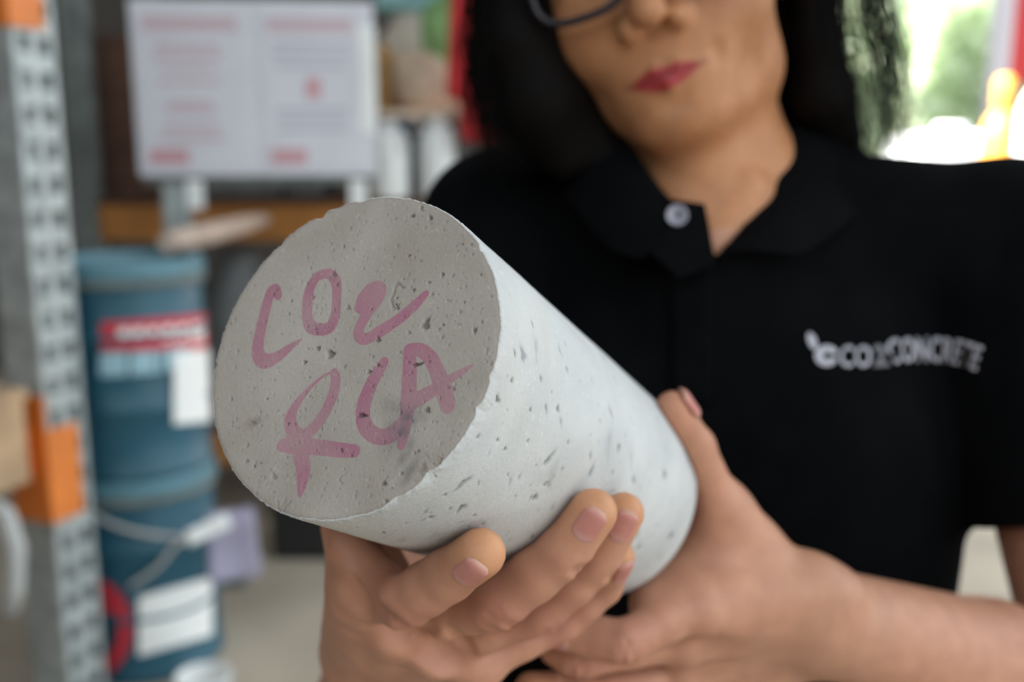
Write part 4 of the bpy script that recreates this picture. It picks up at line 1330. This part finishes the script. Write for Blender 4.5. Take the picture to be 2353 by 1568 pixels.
# ------------------------------------------------------------------ fingernails
M['nail'] = skin_mat('fingernail', 'nail_colour')
M['nail'].node_tree.nodes['Principled BSDF'].inputs['Roughness'].default_value = 0.4
M['nail'].node_tree.nodes['Principled BSDF'].inputs['Specular IOR Level'].default_value = 0.25
def nail(tip, dip, r_tip, r_dip, w, t0, t1, dorsal=None):
    ax = tip - dip; ln = np.linalg.norm(ax); ax /= ln
    if dorsal is None:
        q = tip - C0; dorsal = q - (q @ CD) * CD
    dor = dorsal - (dorsal @ ax) * ax; dor /= np.linalg.norm(dor)
    lat = np.cross(ax, dor)
    NU, NV = 15, 17
    vs, cs = [], []
    for iv in range(NV):
        v = iv / (NV - 1)
        for iu in range(NU):
            u = iu / (NU - 1) * 2 - 1
            bow = 0.9 * (1 - u * u) ** 0.5
            t = t0 + 1.8 * u ** 4 * (1 - v) - 2.2 * (1 - u * u) ** 0.5 * (1 - v) + (t1 - t0 + 1.3 * (1 - u * u) - 1.4 * u ** 6) * v
            wd = w * (0.92 + 0.10 * math.sin(math.pi * min(v * 0.8 + 0.1, 1)))
            R = r_tip + (r_dip - r_tip) * max(-t, 0) / ln
            if t > 0: R = math.sqrt(max(R * R - (t * 0.82) ** 2, 4))
            a = u * wd / 2 / R
            edge = max(abs(u), abs(2 * v - 1))
            off = 0.42 - 0.95 * max(0, edge - 0.80) / 0.20
            vs.append(tip + ax * t + (R + off) * (math.cos(a) * dor + math.sin(a) * lat))
            c = np.array([0.56, 0.235, 0.195])
            lun = math.exp(-((v - 0.10) / 0.14) ** 2) * (1 - u * u)
            c = c * (1 - 0.35 * lun) + np.array([0.72, 0.52, 0.46]) * 0.35 * lun
            cuticle_glint = max(0, (0.09 - v) / 0.09)
            c = c * (1 - 0.8 * cuticle_glint) + np.array([0.74, 0.58, 0.52]) * 0.8 * cuticle_glint  # pale cuticle crescent: a highlight painted into the nail colour
            fe = max(0, (v - 0.90) / 0.10)
            c = c * (1 - 0.6 * fe) + np.array([0.66, 0.47, 0.36]) * 0.6 * fe
            cs.append(c)
    q = [(iv * NU + iu, iv * NU + iu + 1, (iv + 1) * NU + iu + 1, (iv + 1) * NU + iu) for iv in range(NV - 1) for iu in range(NU - 1)]
    o = npmesh('fingernail', local(np.array(vs)), np.array(q), M['nail'], body_o)
    set_color(o, 'nail_colour', np.array(cs))
    s = o.modifiers.new('thick', 'SOLIDIFY'); s.thickness = 0.0006; s.offset = -1
    return o

scr_dn = cam2w((0, 1, 0)); scr_rt = cam2w((1, 0, 0))
for n, w, kd, kr in (('index', 10.0, 0.42, 0.02), ('middle', 10.4, 0.10, 0.16), ('ring', 9.8, 0.10, 0.30), ('little', 8.6, 0.25, 0.55)):
    j, r = HA[n]
    nail(j[3], j[2], r[3], r[2], w, -6.0, 3.2, dorsal=-j[3] / np.linalg.norm(j[3]) + kd * scr_dn + kr * scr_rt)
nail(TA[3], TA[2], 9, 10.5, 13, -7, 4.5)
for n, w in (('index', 11), ('middle', 11), ('ring', 11), ('little', 9.4)):
    j, r = HB[n]
    nail(j[3], j[2], r[3], r[2], w, -6.5, 4.2, dorsal=np.array([-0.1, -0.75, -0.6]))
nail(TB[3], TB[2], 9.0, 10.2, 13.0, -7, 4.5)

# ------------------------------------------------------------------ eyes
M['eye_white'] = mat('eye_white', (0.75, 0.72, 0.68), 0.2)
M['iris'] = mat('brown_iris', (0.03, 0.015, 0.008), 0.15)
for sx in (-1, 1):
    bm = bmesh.new()
    bmesh.ops.create_uvsphere(bm, u_segments=24, v_segments=16, radius=0.0118)
    e = obj('eye', bm, M['eye_white'], body_o, True)
    e.location = Vector(local(H(sx * 31, 26.5, 66)))
    bm = bmesh.new()
    lathe(bm, [(0, 0.0125), (0.0035, 0.0121), (0.0058, 0.0108), (0.0055, 0.0098)], 20)
    i_ = obj('iris', bm, M['iris'], e, True)
    i_.rotation_euler = Vector(tuple(-hy)).to_track_quat('Z', 'Y').to_euler()

# ------------------------------------------------------------------ polo shirt
class CutCone(Cone):
    def __init__(self, a, b, ra, rb):
        super().__init__(a, b, ra, rb)
        self.n = (self.b - self.a) / np.linalg.norm(self.b - self.a)
    def __call__(self, X):
        d = super().__call__(X)
        return np.maximum(d, (X[0] - self.b[0]) * self.n[0] + (X[1] - self.b[1]) * self.n[1] + (X[2] - self.b[2]) * self.n[2])

class Wedge:
    lo = T_(-30, 60, -80) - 80; hi = T_(40, 60, 20) + 60
    def __call__(self, X):
        q = [X[k] - TO[k] for k in range(3)]
        a = q[0] * TAx[0] + q[1] * TAx[1]; n = q[0] * TNx[0] + q[1] * TNx[1]; h = q[2] + 0 * a
        t = (-27 - h) / 29.0
        return np.maximum(np.maximum((1 + 4.7 * t) - a, (a - (33 - 27.5 * t)) * 0.74), np.maximum(40 - n, np.maximum(-57.5 - h, h - 30)))

shirt = Field(np.arange(-150, 420, 2.6), np.arange(490, 800, 2.6), np.arange(-640, 70, 2.8))
shirt.add(torso(3.0), 6, 22)
shirt.add([Ell(T_(0, 0, -520), (150, 106, 190), TR), Ell(T_(34, 4, -250), (130, 92, 190), TR)], 40, 20)
sl_b = lerp(SHB, ELB, 0.60); sl_a = lerp(SHA, ELA, 0.60)
shirt.add([CutCone(SHB, sl_b, 55, 58)], 14, 4)
shirt.add([CutCone(SHA, sl_a, 55, 56)], 14, 4)
shirt.sub(Cone(lerp(SHB, ELB, .42), ELB, 46, 50), 1)
shirt.sub(Cone(lerp(SHA, ELA, .42), ELA, 46, 50), 1)
shirt.sub(Cone(T_(0, 16, -6), T_(0, 6, 90), 58, 74), 3)
shirt.sub(Wedge(), 1.0)
# soft folds
Xs = shirt.coords((slice(None),) * 3)
fold = np.zeros(shirt.f.shape, np.float32)
for (p, q, w, dep) in [(P(2300, 520, 560), P(2265, 1100, 545), 11, 3), (P(1950, 620, 545), P(2150, 900, 530), 22, 3), (P(1750, 700, 545), P(1900, 1250, 540), 26, 3),
                       (P(1250, 500, 620), P(1350, 760, 560), 20, 3), (P(2050, 1000, 540), P(2080, 1350, 560), 22, 3)]:
    c = Cone(p, q, 0.01, 0.01)
    s = shirt.sl(c.lo - 3 * w, c.hi + 3 * w)
    fold[s] += dep * np.exp(-(c(shirt.coords(s)) / w) ** 2)
shirt.f += fold
shirt.f[:, :, 0] = np.maximum(shirt.f[:, :, 0], 1)
sv_, sq_ = shirt.mesh(2)
M['shirt'] = mat('black_cotton_pique', (0.0042, 0.0045, 0.0052), 0.95, 0.12, 40, 0.25, 900, spec=0.03)
shirt_o = npmesh('polo_shirt', local(sv_), sq_, M['shirt'], person)
shirt_o['label'] = 'black short sleeved polo shirt'
bvh = BVHTree.FromPolygons([Vector(v) for v in mm(sv_)], [tuple(q) for q in sq_])
eye = Vector((0, 0, CAMZ))
def on_shirt(px, py, off=0.0):
    d = Vector(tuple(raydir(px, py)))
    hit, nrm, i, dist = bvh.ray_cast(eye, d)
    if hit is None:
        hit = eye + d * 0.55
        return hit
    return hit - d * off

# collar: neck edge, fold, leaf edge
cB = [P(1560, 480, 552), P(1520, 440, 558), P(1470, 372, 574), P(1425, 300, 596), T_(-58, 6, 36), T_(-44, -44, 46), T_(0, -66, 50), T_(46, -42, 46), P(1800, 225, 655), P(1806, 290, 616), P(1786, 392, 590), P(1718, 508, 563), P(1650, 592, 549)]
cA = [P(1565, 500, 556), P(1530, 480, 562), P(1500, 430, 580), P(1450, 380, 604), T_(-56, 6, 6), T_(-44, -42, 14), T_(0, -62, 18), T_(46, -40, 14), P(1790, 310, 650), P(1800, 380, 622), P(1780, 460, 596), P(1730, 540, 570), P(1660, 600, 554)]
cC = [P(1480, 600, 543), P(1395, 575, 552), P(1330, 500, 575), P(1290, 440, 610), T_(-86, 0, 8), T_(-66, -66, 14), T_(0, -90, 16), T_(68, -64, 14), P(1960, 330, 650), P(2030, 400, 606), P(1985, 480, 580), P(1910, 545, 556), P(1835, 588, 540)]
NP = 60
ca, cb, cc = catmull(cA, NP), catmull(cB, NP), catmull(cC, NP)
rows = []
for k in range(NP):
    a, b, c = ca[k], cb[k], cc[k]
    mid = lerp(b, c, 0.35) + np.array([0, 0, 4.0]) - 0.06 * (TO + np.array([0, 0, 0]) - c) * np.array([1, 1, 0])
    rows.append([a, lerp(a, b, .5), lerp(a, b, .85) , b + np.array([0, 0, 1.5]), lerp(b, mid, .4) + np.array([0, 0, 1.5]), mid, lerp(mid, c, .55), c])
K = 8
verts = np.array(rows).reshape(-1, 3)
quads = np.array([(i * K + j, i * K + j + 1, (i + 1) * K + j + 1, (i + 1) * K + j) for i in range(NP - 1) for j in range(K - 1)])
col_o = npmesh('collar', local(verts), quads, M['shirt'], shirt_o)
s = col_o.modifiers.new('thick', 'SOLIDIFY'); s.thickness = 0.0022; s.offset = 0
s = col_o.modifiers.new('smooth', 'SUBSURF'); s.levels = 1; s.render_levels = 1

# placket strip below the opening
def shirt_patch(name, grid, off, thick, m, parent):
    R, Cn = len(grid), len(grid[0])
    vs = np.array([list(on_shirt(x, y, off)) for row in grid for x, y in row])
    q = np.array([(i * Cn + j, i * Cn + j + 1, (i + 1) * Cn + j + 1, (i + 1) * Cn + j) for i in range(R - 1) for j in range(Cn - 1)])
    o = npmesh(name, vs - np.array([person.location[0], person.location[1], 0]), q, m, parent)
    s = o.modifiers.new('thick', 'SOLIDIFY'); s.thickness = thick; s.offset = 0
    return o
grid = []
for i in range(14):
    t = i / 13
    xl = 1535 + 10 * t; xr = 1640 - 4 * t; y = 604 + t * 330
    grid.append([(xl + (xr - xl) * j / 5, y) for j in range(6)])
shirt_patch('placket', grid, 0.0014, 0.002, M['shirt'], shirt_o)

# buttons
M['button'] = mat('pale_grey_button', (0.36, 0.35, 0.42), 0.35)
def button(px, py, depth=None):
    bm = bmesh.new()
    lathe(bm, [(0, 0.0), (0.0020, 0.0), (0.0022, 0.0006), (0.0046, 0.0009), (0.0054, 0.0020), (0.0058, 0.0014), (0.0058, -0.0008), (0.0050, -0.0012), (0, -0.0012)], 28)
    o = obj('button', bm, M['button'], shirt_o, True)
    p = V(P(px, py, depth)) if depth else on_shirt(px, py, 0.003)
    o.location = p - Vector((person.location[0], person.location[1], 0))
    o.rotation_euler = Vector((TNx[0], TNx[1], 0.25)).to_track_quat('Z', 'Y').to_euler()
    for k in range(4):
        bm = bmesh.new()
        bmesh.ops.create_cone(bm, cap_ends=True, segments=8, radius1=0.0006, radius2=0.0006, depth=0.0006)
        h = obj('button_hole', bm, M['black'], o)
        a = k * math.pi / 2 + .4
        h.location = (0.0012 * math.cos(a), 0.0012 * math.sin(a), 0.0004)
    return o
button(1556, 495, 543)
# collar stand tab that carries the button
def slab(name, pts, thick, m, parent):
    bm = bmesh.new()
    vs = [bm.verts.new(V(p) - Vector((person.location[0], person.location[1], 0))) for p in pts]
    bm.faces.new(vs)
    o = obj(name, bm, m, parent)
    s = o.modifiers.new('thick', 'SOLIDIFY'); s.thickness = thick; s.offset = 0
    return o
slab('collar_stand', [P(1480, 455, 553), P(1535, 458, 550), P(1619, 470, 547), P(1629, 520, 546), P(1644, 606, 545), P(1560, 640, 545), P(1470, 560, 547)], 0.003, M['shirt'], shirt_o)

# chest embroidery
M['thread'] = mat('white_thread', (0.50, 0.49, 0.55), 0.7, 0.1, 300)
spine = catmull([(1868, 818), (1930, 818), (1985, 818), (2035, 815), (2052, 806), (2110, 802), (2165, 803), (2210, 810), (2252, 824)], 400)
_al = np.concatenate([[0], np.cumsum(np.linalg.norm(np.diff(spine, axis=0), axis=1))]); _al /= _al[-1]
spine = np.stack([np.interp(np.linspace(0, 1, 200), _al, spine[:, k]) for k in range(2)], 1)
def embroider(name, text, u0, u1, size_px, m, thick):
    cu = bpy.data.curves.new(name, 'FONT'); cu.body = text; cu.size = 1.0; cu.offset = thick; cu.resolution_u = 3
    t = bpy.data.objects.new(name, cu); COL.objects.link(t)
    dg = bpy.context.evaluated_depsgraph_get()
    me = bpy.data.meshes.new_from_object(t.evaluated_get(dg))
    bpy.data.objects.remove(t)
    co = np.array([v.co[:] for v in me.vertices])
    w0, w1 = co[:, 0].min(), co[:, 0].max()
    hh = 0.72
    for v in me.vertices:
        u = u0 + (u1 - u0) * (v.co.x - w0) / (w1 - w0)
        c = spine[int(np.clip(u, 0, 1) * 199)]
        k = min(int(np.clip(u, 0, 1) * 199), 198)
        tg = spine[k + 1] - spine[k]; tg = tg / np.linalg.norm(tg)
        nn = np.array([tg[1], -tg[0]])
        q = c + nn * (v.co.y / hh - 0.5) * size_px
        v.co = on_shirt(q[0], q[1], 0.0012) - Vector((person.location[0], person.location[1], 0))
    o = link(name, me, m, shirt_o)
    s = o.modifiers.new('thick', 'SOLIDIFY'); s.thickness = 0.0009; s.offset = 0
    return o
M['thread_dim'] = mat('grey_thread', (0.20, 0.19, 0.21), 0.7, 0.1, 300)
embroider('embroidery', 'CO', 0.16, 0.345, 50, M['thread'], 0.012)
embroider('embroidery', '2', 0.355, 0.435, 50, M['thread_dim'], 0.03)
embroider('embroidery', 'CONCRETE', 0.455, 1.0, 58, M['thread'], 0.012)
def emblem(pts):
    bm = bmesh.new()
    bm.faces.new([bm.verts.new(on_shirt(x, y, 0.0013) - Vector((person.location[0], person.location[1], 0))) for x, y in pts])
    bmesh.ops.triangulate(bm, faces=bm.faces)
    o = obj('emblem', bm, M['thread'], shirt_o)
    s = o.modifiers.new('thick', 'SOLIDIFY'); s.thickness = 0.0009; s.offset = 0
emblem([(1866 + 11 * math.cos(a) + 4 * math.sin(a), 784 + 19 * math.sin(a) + 3 * math.cos(a)) for a in np.linspace(0, 6.283, 18)[:-1]])
ring = [(1899 + 27 * math.cos(a), 818 + 24 * math.sin(a)) for a in np.linspace(0.35, 6.0, 22)]
ring2 = [(1901 + 9 * math.cos(a), 818 + 10 * math.sin(a)) for a in np.linspace(6.0, 0.35, 22)]
bm = bmesh.new()
o1 = [bm.verts.new(on_shirt(x, y, 0.0013) - Vector((person.location[0], person.location[1], 0))) for x, y in ring]
o2 = [bm.verts.new(on_shirt(x, y, 0.0013) - Vector((person.location[0], person.location[1], 0))) for x, y in ring2[::-1]]
for k in range(21):
    bm.faces.new((o1[k], o1[k + 1], o2[k + 1], o2[k]))
eo = obj('emblem', bm, M['thread'], shirt_o)
s = eo.modifiers.new('thick', 'SOLIDIFY'); s.thickness = 0.0009; s.offset = 0

# ------------------------------------------------------------------ trousers and shoes (below the frame)
M['trousers'] = mat('dark_denim', (0.012, 0.014, 0.022), 0.85, 0.2, 30)
M['shoe'] = mat('dark_shoe', (0.02, 0.02, 0.02), 0.5)
tr = Field(np.arange(-60, 330, 6.0), np.arange(500, 800, 6.0), np.arange(-1300, -500, 8.0))
tr.add([Ell(T_(0, 0, -600), (138, 96, 110), TR)] + [Cone(T_(sx * 70, 0, -640), T_(sx * 85, 4, -1270), 72, 52) for sx in (-1, 1)], 4, 20)
tv, tq = tr.mesh(1)
tro = npmesh('trousers', local(tv), tq, M['trousers'], person)
for sx in (-1, 1):
    f2 = Field(np.arange(-60, 330, 5.0), np.arange(400, 800, 5.0), np.arange(-1345, -1210, 5.0))
    f2.add([Cone(T_(sx * 85, -30, -1288), T_(sx * 95, 130, -1298), 40, 32), Cone(T_(sx * 85, 0, -1270), T_(sx * 85, 0, -1235), 42, 42)], 4, 14)
    zz = f2.coords((slice(None),) * 3)[2]
    f2.f = np.maximum(f2.f, (-1328 - zz).astype(np.float32))
    v2, q2 = f2.mesh(1)
    npmesh('shoe', local(v2), q2, M['shoe'], person)

# ------------------------------------------------------------------ hair
M['hair'] = mat('black_hair', (0.005, 0.004, 0.0036), 0.65, spec=0.06)
hf = Field(np.arange(-90, 330, 2.6), np.arange(500, 800, 2.6), np.arange(-120, 300, 2.8))
hf.add([Ell(H(0, 104, 108), (83, 92, 92), HR), Ell(H(0, 150, 20), (72, 42, 110), HR)], 4, 20)
hf.sub(Ell(H(0, -8, 44), (60, 74, 84), HR), 8)
lc = [P(1190, -260, 585), P(1170, -80, 578), P(1196, 100, 574), P(1236, 230, 580), P(1300, 360, 592)]
hf.add([Cone(lc[0], lc[1], 20, 20), Cone(lc[1], lc[2], 20, 23), Cone(lc[2], lc[3], 23, 24), Cone(lc[3], lc[4], 24, 15), Cone(P(1180, -60, 610), P(1260, 300, 625), 26, 24), Cone(P(1285, 210, 588), P(1395, 372, 594), 17, 13)], 14, 12)
rc = [P(1840, -280, 600), P(1868, -60, 596), P(1874, 90, 600), P(1892, 220, 606), P(1930, 320, 622)]
hf.add([Cone(rc[0], rc[1], 16, 11), Cone(rc[1], rc[2], 11, 12.5), Cone(rc[2], rc[3], 12.5, 18), Cone(rc[3], rc[4], 18, 13), Cone(P(1850, -60, 640), P(1900, 290, 650), 16, 20)], 10, 8)
hv, hq = hf.mesh(1)
hair_o = npmesh('hair', local(hv), hq, M['hair'], person)
hair_o['label'] = 'shoulder length black hair'
def strands(name, ctrl_sets, rad, K=12):
    allv, allq = [], []
    off = 0
    for ctrl in ctrl_sets:
        p = catmull(ctrl, K)
        tg = np.gradient(p, axis=0); tg /= np.linalg.norm(tg, axis=1)[:, None]
        a = np.cross(tg, np.array([0.3, 0.9, 0.1])); a /= np.linalg.norm(a, axis=1)[:, None]
        b = np.cross(tg, a)
        r = rad * np.linspace(1, 0.35, K)[:, None] * rng.uniform(0.8, 1.25)
        ring = np.stack([p + a * r, p + (-0.5 * a + 0.866 * b) * r, p + (-0.5 * a - 0.866 * b) * r], 1)
        allv.append(ring.reshape(-1, 3))
        i = np.arange(K - 1)[:, None] * 3; k = np.arange(3)[None, :]
        q = np.stack([i + k, i + (k + 1) % 3, i + 3 + (k + 1) % 3, i + 3 + k], -1).reshape(-1, 4)
        allq.append(q + off); off += 3 * K
    o = npmesh(name, local(np.concatenate(allv)), np.concatenate(allq), M['hair'], hair_o)
    return o
sets = []
def jit(s): return rng.normal(size=3) * s
for i in range(300):                                   # loose ends, picture right
    u = rng.random() ** 1.25; dz = rng.normal() * 16
    e = rng.normal() * 12
    sets.append([P(1845 + 60 * u, -300, 600 + dz) + jit(3), P(1880 + 105 * u + e, -60, 598 + dz) + jit(2), P(1890 + 140 * u + e, 80, 600 + dz) + jit(2.5),
                 P(1912 + 150 * u + e * 1.3, 200, 606 + dz) + jit(3.0), P(1950 + 125 * u + e * 1.6, 300 + 30 * rng.random(), 612 + dz) + jit(4.0), P(1975 + 105 * u + e * 2, 350 + 20 * rng.random(), 618 + dz) + jit(5)])
for i in range(150):
    u = 0.55 + 0.65 * rng.random(); dz = rng.normal() * 14; e = rng.normal() * 10
    sets.append([P(1880 + 50 * u, -300, 604 + dz), P(1925 + 90 * u + e, -50, 600 + dz) + jit(2), P(1950 + 105 * u + e, 90, 602 + dz) + jit(2), P(1965 + 105 * u + e, 210, 606 + dz) + jit(3), P(1970 + 100 * u + e * 1.5, 330 + 20 * rng.random(), 610 + dz) + jit(4)])
strands('hair_strands', sets, 0.22)
sets = []
for i in range(420):                                   # loose ends, picture left
    u = rng.random() ** 1.1; dz = rng.normal() * 14; e = rng.normal() * 10
    sets.append([P(1180 - 30 * u, -300, 590 + dz), P(1140 - 40 * u + e, -80, 582 + dz) + jit(3), P(1140 - 55 * u + e, 90, 578 + dz) + jit(3), P(1150 - 60 * u + e * 1.4, 220, 582 + dz) + jit(3.5), P(1205 - 75 * u + e * 2, 345 + 30 * rng.random(), 590 + dz) + jit(6)])
strands('hair_strands', sets, 0.32)
sets = []
for i in range(500):                                   # over the cap
    a = rng.uniform(-1.5, 1.5); sx = 1 if rng.random() < .5 else -1
    y0 = 60 + 110 * rng.random()
    t = []
    for th in np.linspace(0.1, 1.7, 6):
        t.append(H(sx * math.sin(th) * 84, y0, 108 + math.cos(th) * 91) + jit(1.0))
    sets.append(t)
strands('hair_strands', sets, 0.4, 9)

# ------------------------------------------------------------------ eyeglasses (rest on the nose: a thing of their own)
M['frame_black'] = mat('dark_acetate', (0.02, 0.016, 0.02), 0.25)
M['lens'] = bpy.data.materials.new('clear_lens'); M['lens'].use_nodes = True
_b = M['lens'].node_tree.nodes['Principled BSDF']
_b.inputs['Transmission Weight'].default_value = 1.0; _b.inputs['Roughness'].default_value = 0.0; _b.inputs['IOR'].default_value = 1.05
_b.inputs['Base Color'].default_value = (0.97, 0.97, 0.98, 1)
gl = empty('eyeglasses', V(H(0, -8, 60)))
tag(gl, 'dark framed eyeglasses worn low on the nose, above red lips', 'eyeglasses')
def g(p): return V(p) - gl.location
for sx in (-1, 1):
    cx_ = sx * 34
    rim = []
    for k in range(41):
        a = 2 * math.pi * k / 40
        c_, s_ = math.cos(a), math.sin(a)
        x = 27 * math.copysign(abs(c_) ** 0.72, c_); z = 19.5 * math.copysign(abs(s_) ** 0.78, s_)
        rim.append(H(cx_ + x, -7 + (abs(cx_ + x) / 62.0) ** 2 * 9, 60 + z))
    bm = bmesh.new(); tube(bm, [g(p) for p in rim], 0.0023, 8)
    obj('rim', bm, M['frame_black'], gl, True)
    bm = bmesh.new()
    vs = [bm.verts.new(g(p)) for p in rim[:-1]]
    bm.faces.new(vs); bmesh.ops.triangulate(bm, faces=bm.faces)
    lo_ = obj('lens', bm, M['lens'], gl)
    s = lo_.modifiers.new('thick', 'SOLIDIFY'); s.thickness = 0.0012; s.offset = 0
    bm = bmesh.new(); tube(bm, [g(H(sx * 61, 2, 66)), g(H(sx * 70, 12, 67)), g(H(sx * 78, 60, 66)), g(H(sx * 79, 96, 64)), g(H(sx * 77, 112, 48))], 0.0018, 8)
    obj('temple', bm, M['frame_black'], gl, True)
bm = bmesh.new(); tube(bm, [g(H(-8, -7, 64)), g(H(-4, -9, 67)), g(H(4, -9, 67)), g(H(8, -7, 64))], 0.0016, 8)
obj('bridge', bm, M['frame_black'], gl, True)
